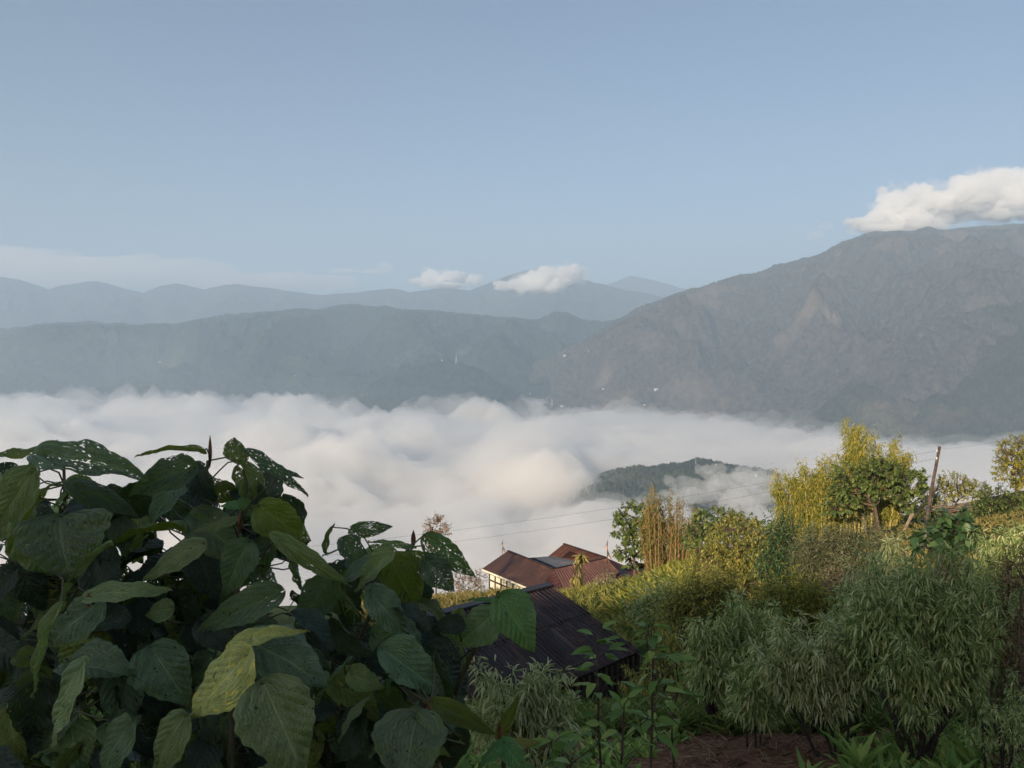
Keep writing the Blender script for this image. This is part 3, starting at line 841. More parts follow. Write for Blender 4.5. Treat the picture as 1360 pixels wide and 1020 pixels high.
def dark_shed():
    zr, ze = -7.6, -9.15
    A, B = Q(570, 820, zr), Q(731, 778, zr)
    C, D = Q(851, 864, ze), Q(680, 938, ze)
    g = float(gz(1.5, 23.0))
    root = thing('shed', (float(B.x), float(B.y), g), 'low shed in shade with a dark weathered corrugated roof', 'shed')
    M1 = A + (D - A) * 0.47; M2 = B + (C - B) * 0.47
    up = Vector((0, 0, 0.035))
    quad_roof('roof', (A + up, B + up, M2 + up, M1 + up), DARK_ROOF, root, 0.03, 0.014, 220, 2)
    o = quad_roof('roof', (A + (D - A) * 0.45, B + (C - B) * 0.45, C, D), DARK_ROOF, root, 0.03, 0.014, 220, 2)
    far = Vector((-(B - A).y, (B - A).x, 0)).normalized() * 2.2 + Vector((0, 0, -1.4))
    quad_roof('roof', (A, B, B + far, A + far), DARK_ROOF, root, 0.03, 0.014, 120, 2)
    beam('ridge_cap', np.array(A) + [0, 0, .05], np.array(B) + [0, 0, .05], 0.34, DARK_ROOF, root, 0.07)
    k = lambda p, t: np.array(p) + (np.array((A + B) / 2 + (far + (C - B)) / 2) - np.array(p)) * t
    prism('wall', [k(D, .1), k(C, .1), k(B + far, .1), k(A + far, .1)], g - 2.5, ze - 0.08, PLANK, root)
    for e0, e1, e2 in ((A, D, A + far), (B, C, B + far)):
        m = np.mean([e0, e1, e2], 0); p = [np.array(q) + ((np.array((A + B) / 2) - np.array(e0)) * 0.04) - np.array([0, 0, .05]) for q in (e0, e1, e2)]
        low = [np.array([q[0], q[1], g - 2.5]) for q in (p[1], p[2])]
        base = np.array(root.location)
        link('gable', new_mesh('gable', [q - base for q in (p[0], p[1], low[0], low[1], p[2])], [(1, 2, 3, 4)], [(0, 1, 4)], shade=False), PLANK, root)
    c, d = k(C, .02), k(D, .02)
    for t in np.linspace(0, 1, 22):
        p = c + (d - c) * t
        beam('slat', (p[0], p[1], g - 1.6), (p[0], p[1], ze - 0.1), 0.09, TIMBER, root)
    beam('rail', (*c[:2], ze - 0.5), (*d[:2], ze - 0.5), 0.07, PLANK, root)
dark_shed()

def small_house():
    z0 = -20.2
    a, b, c, d = Q(838, 748, z0 + .5), Q(852, 747.5, z0 + .5), Q(866, 753.5, z0), Q(842, 754.5, z0)
    g = float(gz(b.x, b.y))
    root = thing('house', (b.x, b.y, g), 'small brown roofed house with a white wall at the foot of the reddish bamboo', 'house')
    quad_roof('roof', (a, b, c, d), BROWN_ROOF, root, 0.1)
    far = Vector((0.3, 2.2, -0.6)); quad_roof('roof', (a, b, b + far, a + far), BROWN_ROOF, root, 0.1)
    k = lambda p: np.array(p) + (np.array((a + c) / 2 + Vector((0, .8, 0))) - np.array(p)) * 0.12
    prism('wall', [k(d), k(c), k(b + far), k(a + far)], g - 1, z0 - 0.05, mat_plain('white_wall', [(0.3, (0.6, 0.6, 0.58)), (0.7, (0.8, 0.8, 0.78))], 2, 0.8), root)
    z = -19.6
    a, b, c, d = Q(852, 757, z), Q(890, 751, z), Q(892, 758, z - .5), Q(856, 765, z - .5)
    r2 = thing('shed', (a.x, a.y, float(gz(a.x, a.y))), 'low green sheet roof below the reddish bamboo', 'shed')
    quad_roof('roof', (a, b, c, d), GREEN_ROOF, r2, 0.06)
    for p in (a, b, c, d):
        beam('post', (p.x, p.y, float(gz(p.x, p.y)) - 0.3), (p.x, p.y, p.z - 0.07), 0.12, TIMBER, r2)
small_house()

# ------------------------------------------------------------------ flag poles, pole, wires, stakes
FLAG = mat_plain('faded_flag_cloth', [(0.3, (0.55, 0.38, 0.34)), (0.7, (0.75, 0.62, 0.58))], 4, 0.9)
def flag_pole(px, d, py_top, py_flag, label, py_base=None, lean=0):
    b = gp(px, d); t = P(px + lean, py_top, d)
    root = thing('flag_pole', b, label, 'flag pole', 'prayer flag poles by the red roofs')
    w = Wood(); w.curve([Vector((0, 0, -.2)), (t - b) * 0.5, t - b], 0.05, 0.025); w.build('pole', BARK, root)
    f = P(px + lean * .8, py_flag, d) - b; h = f.z; topz = (t - b).z
    n = 14; s = np.linspace(0, 1, n); z = h + (topz - h - 0.1) * s
    wv = 0.42 * (1 - 0.5 * s); ph = 3.0 * s
    x0 = (t - b).x * (z / topz)
    V = np.concatenate([np.stack([x0 + .02, np.zeros(n), z], -1), np.stack([x0 + wv * np.cos(ph) * .6 + .05, wv * np.sin(ph) * 0.8, z - 0.1], -1), np.stack([x0 + 1.5 * wv * np.cos(ph * 1.3) * .6 + .05, 1.7 * wv * np.sin(ph * 1.2), z - 0.2], -1)])
    i = np.arange(n - 1)
    q = np.concatenate([np.stack([i, i + 1, i + 1 + n, i + n], -1), np.stack([i + n, i + 1 + n, i + 1 + 2 * n, i + 2 * n], -1)])
    link('flag', new_mesh('flag', V, q), FLAG, root)
flag_pole(665, 79, 717, 733, 'flag pole with a faded pinkish flag rising behind the left roof ridge', lean=3)
flag_pole(807, 66, 717, 741, 'flag pole with a faded pinkish flag in front of the dark red roof slope', lean=0)

def pole():
    b = gp(1232, 56); t = P(1248, 593, 56)
    root = thing('utility_pole', b, 'dark wooden utility pole leaning right beside the round leafy tree', 'pole')
    w = Wood(); w.curve([Vector((0, 0, -.4)), (t - b) * 0.5, t - b], 0.13, 0.10); w.build('pole', mat_plain('pole_wood', [(0.3, (0.05, 0.035, 0.03)), (0.7, (0.14, 0.10, 0.085))], 3, 0.9, 0.5, 25, 0.02), root, 10)
    white = mat_plain('white_porcelain', [(0.3, (0.6, 0.6, 0.58)), (0.7, (0.75, 0.75, 0.72))], 3, 0.3)
    for s, dz in ((-1, -0.35), (-1, -0.9)):
        w = Wood(); c = (t - b) + Vector((s * 0.22, -0.05, dz)); w.seg(c, c + Vector((0, 0, 0.16)), 0.05, 0.035); w.seg(c + Vector((0.22, 0, 0)), c, 0.02, 0.02)
        w.build('insulator', white, root)
    return t
ptop = pole()
WIRE = mat_plain('wire_metal', [(0.3, (0.05, 0.05, 0.055)), (0.7, (0.08, 0.08, 0.085))], 3, 0.6)
def wire(a, b, sag, label, r=0.008):
    w = Wood(); n = 40
    pts = [a.lerp(b, k / n) + Vector((0, 0, -sag * 4 * (k / n) * (1 - k / n))) for k in range(n + 1)]
    w.curve(pts, r, r); o = w.build('power_line', WIRE, None, 4)
    tag(o, label, 'wire', 'power lines across the cloud')
wire(ptop + Vector((-.22, 0, -.3)), P(300, 735, 74), 0.9, 'upper thin power line running left from the pole across the cloud')
wire(ptop + Vector((-.22, 0, -.85)), P(300, 748, 74), 1.1, 'lower thin power line running left from the pole across the cloud')
wire(ptop + Vector((0, 0, -.2)), P(1420, 560, 95), 0.5, 'thin power line running right and away from the pole top', 0.006)

STAKE = mat_plain('grey_stake_wood', [(0.3, (0.14, 0.10, 0.075)), (0.7, (0.30, 0.22, 0.16))], 5, 0.9)
def stake(px, d, ptx, pty, r, label):
    b = gp(px, d); t = P(ptx, pty, d); w = Wood(); w.curve([b - Vector((0, 0, .2)), (b + t) / 2, t], r, r * 0.9)
    o = w.build('stake', STAKE, None, 8); tag(o, label, 'stake', 'stakes round the leafy tree')
stake(1203, 58, 1213, 682, 0.12, 'thick leaning stake right of the round leafy tree')
stake(1206, 58, 1209, 684, 0.07, 'thin stake beside the thick leaning one')
stake(1155, 59, 1146, 686, 0.10, 'pale leaning stake left of the tree trunk')
stake(1187, 60, 1188, 706, 0.09, 'short stump stake right of the tree trunk')
stake(1220, 57, 1232, 702, 0.08, 'low slanting stake at the foot of the pole')

# ------------------------------------------------------------------ bamboo
def bamboo(label, px_list, d, seed, leafmat, culmcols, n, top_fn, nleaf, bare=0.3, r=0.045, arch=1.2, tuft=False, plume=1.0):
    rs = np.random.RandomState(seed)
    x0, x1 = px_list
    base = gp((x0 + x1) / 2, d)
    root = thing('bamboo_clump', base, label, 'bamboo', 'bamboo clumps on the lit slope')
    cm = mat_plain('culm', [(0.3, culmcols[0]), (0.7, culmcols[1])], 1.5, 0.5)
    LP, LA, LN = [], [], []
    for k in range(n):
        f = rs.uniform(0, 1); px = x0 + (x1 - x0) * (0.08 + 0.84 * f)
        dd = d + rs.uniform(-1.6, 1.6)
        b = gp(px, dd) - base; 
        fan = (f - 0.5) * 2
        ptop = top_fn(px + fan * 8) + rs.uniform(0, 40) * (1 if rs.rand() < 0.85 else -0.35)
        t = P(px + fan * 10 + rs.normal() * 3, ptop, dd) - base
        H = t.z - b.z
        m = 9; s = np.linspace(0, 1, m)
        dirx = rs.choice([-1, 1]) * rs.uniform(0.2, 1) * arch * 0.5 + fan * 0.5 * arch
        pts = np.array(b)[None] + (np.array(t) - np.array(b))[None] * s[:, None]
        bend = np.clip((s - 0.72) / 0.28, 0, 1) ** 2
        pts[:, 0] += dirx * bend; pts[:, 1] += rs.normal() * 0.5 * bend; pts[:, 2] -= 0.35 * abs(dirx) * bend ** 2
        w = Wood(); rr = r * rs.uniform(0.7, 1.2); w.curve(pts, rr, rr * 0.3)
        w.build('culm', cm, root, 5)
        q = int(nleaf / n)
        u = bare + (1 - bare) * rs.uniform(0, 1, q) ** 0.8
        c = np.stack([np.interp(u, s, pts[:, j]) for j in range(3)], -1)
        off = rs.normal(size=(q, 3)) * np.array([0.2, 0.24, 0.25]) * plume
        LP.append(c + off)
        a = rs.normal(size=(q, 3)) * 0.6 + off * 0.8; a[:, 2] -= 0.9
        LA.append(a)
    LP, LA = np.concatenate(LP), np.concatenate(LA)
    N_ = rs.normal(size=LP.shape) * 0.6 + np.array([-0.3, -0.6, 0.5])
    s = rs.uniform(0.6, 1.3, len(LP))
    link('foliage', leaf_mesh('foliage', T_SMALL, LP, LA, N_, 0.36 * s, 0.06 * s), leafmat, root)

tops = np.array([(1025, 680), (1035, 640), (1050, 628), (1070, 616), (1085, 606), (1100, 618), (1120, 600), (1128, 566), (1140, 566), (1150, 580), (1160, 585), (1175, 592), (1185, 590), (1200, 600), (1212, 598), (1225, 620)], float)
bamboo('broad green and yellow bamboo clump behind the round leafy tree', (1028, 1215), 66, 41, L_BAMBOO, ((0.32, 0.26, 0.07), (0.50, 0.40, 0.15)), 95, lambda p: np.interp(p, tops[:, 0], tops[:, 1]), 36000, 0.12, 0.06, 0.9)
tops2 = np.array([(852, 690), (860, 655), (868, 652), (878, 664), (890, 660), (900, 668), (912, 676), (925, 690)], float)
bamboo('slim bamboo clump with dry reddish culms between two leafy trees', (856, 924), 64, 42, L_BAMBOO_RED, ((0.22, 0.14, 0.065), (0.38, 0.23, 0.11)), 95, lambda p: np.interp(p, tops2[:, 0], tops2[:, 1]), 9500, 0.05, 0.055, 0.25, plume=0.6)

# ------------------------------------------------------------------ trees on the lit slope
def tree_px(label, px, d, rows, seed, lmat, nsprig=260, per=8, L=0.32, W=0.2, T=T_BROAD, wmat=BARK, r0=0.16, split=0.5, name='leafy_tree', cat='tree', group='trees on the lit slope', droop=0.6, **kw):
    b = gp(px, d)
    kw.setdefault('trunk', True)
    return plant(name, label, cat, b, blob_px(rows, d), nsprig, per, L, W, T, lmat, wmat, seed, group, sprig=kw.pop('sprig', 0.5), droop=droop, r0=r0, split=split, twig=kw.pop('twig', 0.015), **kw)

tree_px('leafy green tree standing left of the reddish bamboo', 845, 66, [(840, 690, 21, 22), (828, 702, 14, 14), (850, 715, 22, 24), (838, 735, 18, 16)], 51, L_GREEN, 210, 8, 0.42, 0.28)
tree_px('dense leafy tree right of the reddish bamboo', 962, 60, [(950, 695, 28, 20), (985, 700, 26, 18), (930, 715, 18, 22), (1005, 712, 20, 20), (965, 718, 34, 24)], 52, L_GREEN, 380, 8, 0.40, 0.26)
tree_px('round leafy tree with a bare forked trunk in front of the big bamboo', 1168, 61, [(1130, 640, 26, 24), (1165, 634, 30, 22), (1198, 640, 26, 22), (1118, 668, 22, 16), (1210, 662, 18, 16), (1140, 660, 24, 14)], 53, L_GREEN, 230, 16, 0.40, 0.25, r0=0.2, split=0.62, nstem=7, sprig=0.75)
tree_px('airy tree with small olive leaves in front of the dense tree', 990, 33, [(985, 720, 44, 34), (952, 752, 40, 34), (1028, 742, 38, 36), (995, 770, 46, 34)], 54, L_OLIVE, 1150, 11, 0.17, 0.05, T_NARROW, r0=0.07, split=0.3, sprig=0.35, twig=0.006)
tree_px('dark bushy tree just right of the pole', 1272, 62, [(1268, 645, 22, 14), (1292, 652, 18, 12), (1252, 655, 14, 10)], 55, L_OLIVE, 190, 8, 0.28, 0.10, T_NARROW, BARK_DARK, 0.12)
tree_px('lit yellow green tree on the golden bank at the right edge', 1352, 66, [(1352, 598, 24, 20), (1375, 606, 30, 28), (1338, 612, 14, 14), (1350, 628, 26, 18), (1372, 640, 26, 18)], 56, L_BAMBOO, 480, 8, 0.30, 0.14, T_BROAD)
tree_px('dark green bushy tree below the golden bank', 1325, 50, [(1325, 668, 28, 22), (1345, 678, 22, 16), (1305, 680, 16, 14)], 57, L_GREEN, 260, 8, 0.26, 0.11, T_BROAD, BARK_DARK, 0.1)
tree_px('small tree with brownish leaves standing alone against the cloud', 580, 62, [(579, 697, 12, 11), (588, 706, 8, 8), (572, 708, 8, 8), (580, 730, 8, 22)], 58, L_BROWN, 110, 7, 0.26, 0.10, T_NARROW, BARK, 0.07, 0.7)
tree_px('white flowered shrub between the leafy tree and the pole', 1225, 62, [(1222, 668, 14, 20), (1238, 672, 14, 18)], 59, L_GREEN, 120, 7, 0.26, 0.11, T_BROAD, BARK_DARK, 0.06, name='flowering_shrub', cat='shrub')
def blossom():
    rs = np.random.RandomState(4); b = gp(1225, 62)
    root = [o for o in bpy.data.objects if o.name.startswith('flowering_shrub')][0]
    c = np.array(P(1228, 655, 61.2) - b)
    p = c + rs.normal(size=(70, 3)) * [0.16, 0.1, 0.16]
    link('blossom', leaf_mesh('blossom', T_SMALL, p, rs.normal(size=(70, 3)), rs.normal(size=(70, 3)), 0.16, 0.12), mat_leaf('white_petal', (.7, .7, .66), (.78, .78, .74), (.8, .8, .8), 0.6, 0.3), root)
blossom()
shrub_bank = [('low hedge of green bushes behind the left foot of the big bamboo', 1065, [(1050, 700, 24, 18), (1085, 695, 24, 18)]), ('low hedge of green bushes behind the trunk of the round tree', 1150, [(1125, 690, 26, 18), (1165, 688, 26, 18)]), ('low hedge of green bushes behind the leaning stakes', 1215, [(1200, 684, 24, 18), (1240, 682, 22, 18)])]
for k, (lab, px, rows) in enumerate(shrub_bank):
    tree_px(lab, px, 72, rows, 160 + k, L_OLIVE, 240, 8, 0.34, 0.13, T_BROAD, BARK_DARK, 0.06, name='hedge_bush', cat='bush', group='low bushes behind the bamboo', trunk=False)
# brushwood heap
def brush_heap():
    rs = np.random.RandomState(9); b = gp(1282, 56); w = Wood()
    for k in range(70):
        a = Vector((rs.uniform(-1.6, 1.6), rs.uniform(-.6, .6), rs.uniform(0, .9)))
        dr = Vector((rs.uniform(0.8, 1.6), rs.uniform(-.4, .4), rs.uniform(-.1, .35)))
        w.seg(a - dr * .5, a + dr * .7, 0.03, 0.015)
    o = w.build('brushwood_heap', STAKE, None, 5); o.location = b
    tag(o, 'heap of cut pale sticks between two dark bushes near the pole', 'sticks')
brush_heap()
# withered palm like plant by the house
def withered():
    rs = np.random.RandomState(3); b = gp(766, 62); root = thing('withered_plant', b, 'withered stalk with drooping straw coloured leaves before the red roof', 'plant')
    t = P(772, 738, 62) - b
    w = Wood(); w.curve([Vector((0, 0, -.2)), t * .5 + Vector((.05, 0, 0)), t], 0.09, 0.06); w.build('stem', STAKE, root)
    n = 40; th = rs.uniform(0, 6.28, n)
    p = np.array(t)[None] + rs.normal(size=(n, 3)) * .06
    a = np.stack([np.cos(th), np.sin(th), rs.uniform(-.9, .5, n)], -1)
    q = np.array(t * 0.32)[None] + rs.normal(size=(70, 3)) * [.18, .18, .75]
    a2 = np.stack([rs.normal(size=70) * .4, rs.normal(size=70) * .4, -np.ones(70)], -1)
    link('withered_leaf', leaf_mesh('withered_leaf', T_BLADE_DOWN, np.concatenate([p, q]), np.concatenate([a, a2]), np.tile([[0, 0, 1.]], (n + 70, 1)) + rs.normal(size=(n + 70, 3)) * .3, 0.75, 0.16), L_GOLD, root)
withered()
tree_px('pale dry shrub at the right corner of the dark red roof', 800, 55, [(795, 785, 16, 14), (810, 778, 12, 14), (785, 800, 14, 14)], 60, L_SILVER, 110, 8, 0.2, 0.05, T_NARROW, BARK, 0.04, name='shrub', cat='shrub', group=None, trunk=False, nstem=4)
tree_px('brown weedy shrub at the left end of the cream wall', 625, 64, [(622, 780, 16, 14), (635, 770, 12, 12), (612, 775, 10, 14)], 61, L_BROWN, 110, 8, 0.22, 0.06, T_NARROW, BARK, 0.04, name='shrub', cat='shrub', group=None, trunk=False, nstem=4)

# ------------------------------------------------------------------ shrubs in the shaded garden
G_S = 'narrow leaved shrubs in the shaded garden'
def shrub(label, px, d, rows, seed, lmat=L_SILVER, nsprig=330, per=14, L=0.13, W=0.021, wmat=BARK_DARK, r0=0.018, name='narrow_leaved_shrub', group=G_S, **kw):
    if kw.get('T') is not None or kw.get('droop', 1) < 0.5:
        T = kw.pop('T', T_NARROW)
        kw.setdefault('nstem', 6); kw.setdefault('sprig', 34 * d / F); kw.setdefault('droop', 0.8); kw.setdefault('up', 1.5); kw.setdefault('twig', 0.0025)
        return plant(name, label, 'shrub', gp(px, d), blob_px(rows, d), nsprig, per, L, W, T, lmat, wmat, seed, group, r0=r0, **kw)
    # upright leafy shoots that fan out of a few stems, each ending in a nodding plume
    rs = np.random.RandomState(seed); base = gp(px, d); root = thing(name, base, label, 'shrub', group)
    g = np.array(base); w = Wood(); s_ = d / F
    blobs = blob_px(rows, d)
    cen = np.mean([np.array(b[0]) for b in blobs], 0) - g
    hubs = []
    for b in blobs:
        e = (np.array(b[0]) - g) * np.array([0.8, 0.8, 0.62])
        st = np.array([rs.uniform(-.1, .1), rs.uniform(-.1, .1), -.1]) * (0.3 if kw.get('trunk') else 1)
        p = w.limb(st, e, r0, r0 * 0.55, rs, 0.08, 6); hubs.append(p)
    area = np.array([b[1][0] * b[1][2] for b in blobs]); pr = area / area.sum()
    nshoot = max(12, int(nsprig / 7))
    Ps, As, Ns, Ss = [], [], [], []
    for k in range(nshoot):
        i = rs.choice(len(blobs), p=pr); c = np.array(blobs[i][0]) - g; r = np.array(blobs[i][1])
        dv = unit(rs.normal(size=3)); tip = c + dv * r * rs.uniform(0.45, 1.12) + np.array([0, 0, 16 * s_ * rs.uniform(-.3, 1.0) + 34 * s_ * (rs.rand() < .3) * max(0.0, dv[2])])
        st = hubs[i][rs.randint(3, 7)]
        hlen = np.linalg.norm(tip - st)
        out = unit((tip - st) * np.array([1, 1, .2]))
        n = 12; u = np.linspace(0, 1, n)[:, None]
        ctrl = st + (tip - st) * 0.55 + np.array([0, 0, 0.22 * hlen])
        pth = (1 - u) ** 2 * st + 2 * u * (1 - u) * ctrl + u ** 2 * tip
        pth = pth + out * (0.05 * hlen * u ** 4) + rs.normal(size=3) * 0.015 * np.sin(u * 3)
        w.curve(pth, 0.0035 + 0.001 * hlen, 0.0012)
        m = int(per * 5.6 * rs.uniform(.7, 1.2))
        f = rs.uniform(0, 1, m) ** 0.75 * 0.72 + 0.28
        q = np.stack([np.interp(f, u[:, 0], pth[:, j]) for j in range(3)], -1)
        th = rs.uniform(0, 2 * math.pi, m); rad = np.stack([np.cos(th), np.sin(th), np.zeros(m)], -1)
        spread = (1.15 - f)[:, None] * rs.uniform(0, 1, (m, 1)) ** 1.2 * 0.75 * L * 2.0
        q = q + rad * spread + np.array([0, 0, 1.]) * spread * 0.25
        ax = rad * (1.05 - 0.45 * f)[:, None] + np.stack([np.zeros(m), np.zeros(m), -0.42 - 0.5 * rs.uniform(0, 1, m) + 1.0 * (f > .92)], -1) + rs.normal(size=(m, 3)) * .22
        Ps.append(q); As.append(ax); Ns.append(np.array([0, 0, 1.]) + rad * 0.5 + rs.normal(size=(m, 3)) * .25); Ss.append(rs.uniform(.65, 1.2, m) * (1.1 - .45 * f))
    # a few dead bare twigs
    for k in range(nshoot // 2):
        p = hubs[rs.randint(len(hubs))][rs.randint(2, 6)]; e = p + unit(rs.normal(size=3) + [0, 0, .7]) * rs.uniform(.15, .6)
        w.limb(p, e, 0.004, 0.0012, rs, 0.1, 4)
    Ps, As, Ns, Ss = map(np.concatenate, (Ps, As, Ns, Ss))
    link('foliage', leaf_mesh('foliage', T_NARROW, Ps, As, Ns, L * Ss, 0.95 * W * Ss), lmat, root)
    w.build('trunk' if kw.get('trunk') else 'stem', wmat, root, 5)
    return root

shrub('grey green narrow leaved shrub in front of the shed roof', 705, 5.6, [(685, 905, 45, 34), (725, 935, 34, 34), (650, 925, 34, 40), (690, 975, 60, 50), (740, 985, 35, 45)], 71, L_SILVER, 420, 14, 0.115, 0.017)
shrub('dark narrow leaved shrub with a black trunk beside the shed', 965, 10.5, [(955, 845, 50, 42), (990, 872, 46, 42), (930, 890, 40, 40), (990, 820, 36, 30), (1015, 850, 34, 34)], 72, L_SILVER2, 640, 13, 0.17, 0.026, r0=0.05, trunk=True, split=0.45)
shrub('silvery narrow leaved shrub above the bare earth', 1110, 8.6, [(1060, 862, 50, 36), (1110, 872, 50, 42), (1030, 885, 38, 38), (1075, 905, 44, 30), (1135, 850, 36, 34)], 73, L_SILVER, 620, 14, 0.14, 0.022)
shrub('thin narrow leaved shrub rising between the silvery shrub and the largest shrub', 1135, 9.6, [(1120, 830, 34, 46), (1150, 880, 36, 40), (1130, 905, 34, 30)], 88, L_SILVER2, 420, 14, 0.15, 0.023)
shrub('low narrow leaved shrub between the dark trunk and the silvery shrub', 1010, 9.2, [(1005, 900, 34, 34), (990, 925, 28, 26), (1020, 930, 28, 24)], 89, L_SILVER2, 300, 14, 0.14, 0.022)
shrub('narrow leaved shrub at the right edge with leaves down to the ground', 1345, 8.8, [(1345, 850, 34, 50), (1330, 900, 34, 36), (1300, 925, 36, 30)], 90, L_SILVER2, 420, 14, 0.14, 0.022)
shrub('largest narrow leaved shrub filling the right of the garden', 1230, 8.2, [(1180, 808, 52, 48), (1245, 792, 60, 48), (1305, 808, 46, 55), (1210, 860, 70, 50), (1285, 870, 55, 50), (1155, 850, 46, 42), (1230, 920, 55, 40)], 74, L_SILVER2, 1150, 14, 0.14, 0.022, nstem=9, r0=0.03)
shrub('pale narrow leaved shrub under the dark broad leaved bush', 1180, 12.0, [(1175, 770, 36, 30), (1215, 765, 34, 28), (1145, 790, 30, 26)], 75, L_SILVER, 260, 13, 0.17, 0.026)
shrub('narrow leaved shrub at the right edge below the dark tree', 1320, 14.0, [(1325, 728, 28, 30), (1352, 718, 30, 36), (1300, 758, 30, 24), (1345, 765, 36, 32)], 76, L_SILVER2, 340, 13, 0.18, 0.028)
shrub('feathery olive shrub in front of the big bamboo', 1120, 26.0, [(1100, 745, 38, 28), (1145, 740, 36, 26), (1120, 775, 50, 26), (1080, 775, 28, 24)], 77, L_GREYOLIVE, 800, 12, 0.2, 0.032, name='feathery_shrub', group=None, droop=0.2)
shrub('brown half dead shrub with bare twigs in the middle of the garden', 1130, 16.0, [(1130, 790, 30, 26), (1100, 800, 24, 22), (1150, 810, 22, 20)], 78, L_BROWN, 150, 7, 0.13, 0.02, BARK, 0.02, name='withering_shrub', group=None, droop=0.2)
shrub('brown twiggy shrub at the right edge of the garden', 1350, 8.0, [(1352, 800, 18, 50), (1358, 880, 20, 46), (1345, 760, 16, 26)], 79, L_BROWN, 120, 7, 0.09, 0.014, BARK, 0.018, name='withering_shrub', group=None, droop=0.4)
shrub('dark tangled shrub low in the right corner', 1330, 7.4, [(1330, 930, 36, 36), (1352, 970, 36, 40), (1300, 965, 24, 30)], 80, L_SILVER2, 160, 10, 0.08, 0.014, BARK_DARK, 0.02, group=None, name='tangled_shrub')
shrub('green bush with lit tips left of the big bamboo foot', 1045, 30.0, [(1046, 726, 24, 28), (1034, 758, 26, 26), (1060, 772, 26, 24), (1040, 790, 24, 18)], 81, L_DARK, 380, 9, 0.2, 0.07, T=T_BROAD, name='green_bush', group=None)
shrub('low green bush behind the saplings', 880, 13.0, [(880, 860, 36, 30), (900, 900, 40, 36), (850, 905, 30, 30)], 82, L_OLIVE, 260, 10, 0.13, 0.03, name='green_bush', group=None)

shrub('rounded green bush between the golden blades and the dark trunked shrub', 925, 16.0, [(925, 808, 34, 24), (955, 800, 30, 22), (905, 825, 28, 22)], 85, L_OLIVE, 360, 10, 0.15, 0.036, name='green_bush', group=None, droop=0.4, T=T_NARROW)
shrub('yellow green bush behind the silvery shrub', 1050, 15.0, [(1035, 815, 32, 24), (1075, 822, 34, 24), (1060, 800, 24, 18)], 86, L_LIME, 330, 10, 0.16, 0.03, name='green_bush', group=None, droop=0.4, T=T_NARROW)
shrub('grey green bush beside the right end of the shed', 880, 18.0, [(868, 815, 30, 24), (890, 832, 30, 24)], 87, L_SILVER2, 260, 10, 0.16, 0.028, name='green_bush', group=None, droop=0.4, T=T_NARROW)
shrub('dark broad leaved bush below the pole', 1262, 18.0, [(1262, 712, 26, 18), (1240, 722, 18, 12), (1285, 722, 20, 14), (1262, 694, 16, 8)], 83, L_DARK, 95, 4, 0.34, 0.22, name='broad_leaved_bush', group='broad leaved bushes in the garden', T=T_BROAD, sprig=0.3, droop=0.7, twig=0.012, r0=0.04)
shrub('smaller dark broad leaved bush left of the pale shrub', 1177, 20.0, [(1177, 757, 14, 12), (1185, 770, 12, 10)], 84, L_DARK, 14, 4, 0.48, 0.32, name='broad_leaved_bush', group='broad leaved bushes in the garden', T=T_BROAD, sprig=0.25, droop=0.9, twig=0.012, r0=0.03)

# saplings with broad leaves
def sapling(label, px, d, top, base_row, seed, lean=0, n=26, L=0.145):
    rs = np.random.RandomState(seed)
    t = P(px + lean, top, d); g = gp(px, d)
    root = thing('sapling', g, label, 'sapling', 'young broad leaved saplings before the shed')
    H = t - g; w = Wood()
    pts = [np.array(H) * k / 6 + np.array([rs.normal() * .015, rs.normal() * .015, 0]) * (k < 6) * (k > 0) for k in range(7)]
    w.curve(pts, 0.014, 0.006)
    Pp, A, Nn, S = [], [], [], []
    for k in range(n):
        f = 1 - 0.62 * (k / n) ** 0.9; c = np.array([np.interp(f * 6, range(7), [p[j] for p in pts]) for j in range(3)])
        th = k * 2.4 + rs.normal() * .3
        r = np.array([math.cos(th), math.sin(th), 0])
        ln = 0.04 + 0.22 * (rs.rand() ** 2) * (k > 4)
        e = c + r * ln + np.array([0, 0, ln * 0.9]); w.seg(c, e, 0.004, 0.003)
        for j in range(1 if k > 8 else 2):
            a = r * rs.uniform(.6, 1) + np.array([rs.normal() * .3, rs.normal() * .3, rs.uniform(-.35, .8 if k < 6 else .25)])
            Pp.append(e); A.append(a); Nn.append(np.array([0, 0, 1.]) + rs.normal(size=3) * .25); S.append(rs.uniform(.6, 1.15))
    S = np.array(S)
    w.build('stem', BARK, root, 6)
    link('foliage', leaf_mesh('foliage', T_BROAD, np.array(Pp), np.array(A), np.array(Nn), L * S, L * 0.5 * S), L_FRESH, root)
sapling('left sapling in front of the dark shed roof', 797, 6.0, 842, 1010, 91, -2, 30)
sapling('middle sapling at the right end of the shed roof', 868, 6.2, 838, 1010, 92, -3, 34, 0.16)
sapling('right sapling with a pale forked stem', 892, 6.4, 880, 1010, 93, 6, 16, 0.12)
sapling('short leafy sapling at the foot of the shed', 825, 5.4, 935, 1020, 94, 4, 22, 0.13)
sapling('low leafy sapling under the grey green shrub', 735, 4.6, 985, 1020, 95, 2, 20, 0.14)
sapling('low sapling right of the large leaves at the bottom edge', 690, 4.4, 1000, 1020, 96, 2, 16, 0.13)

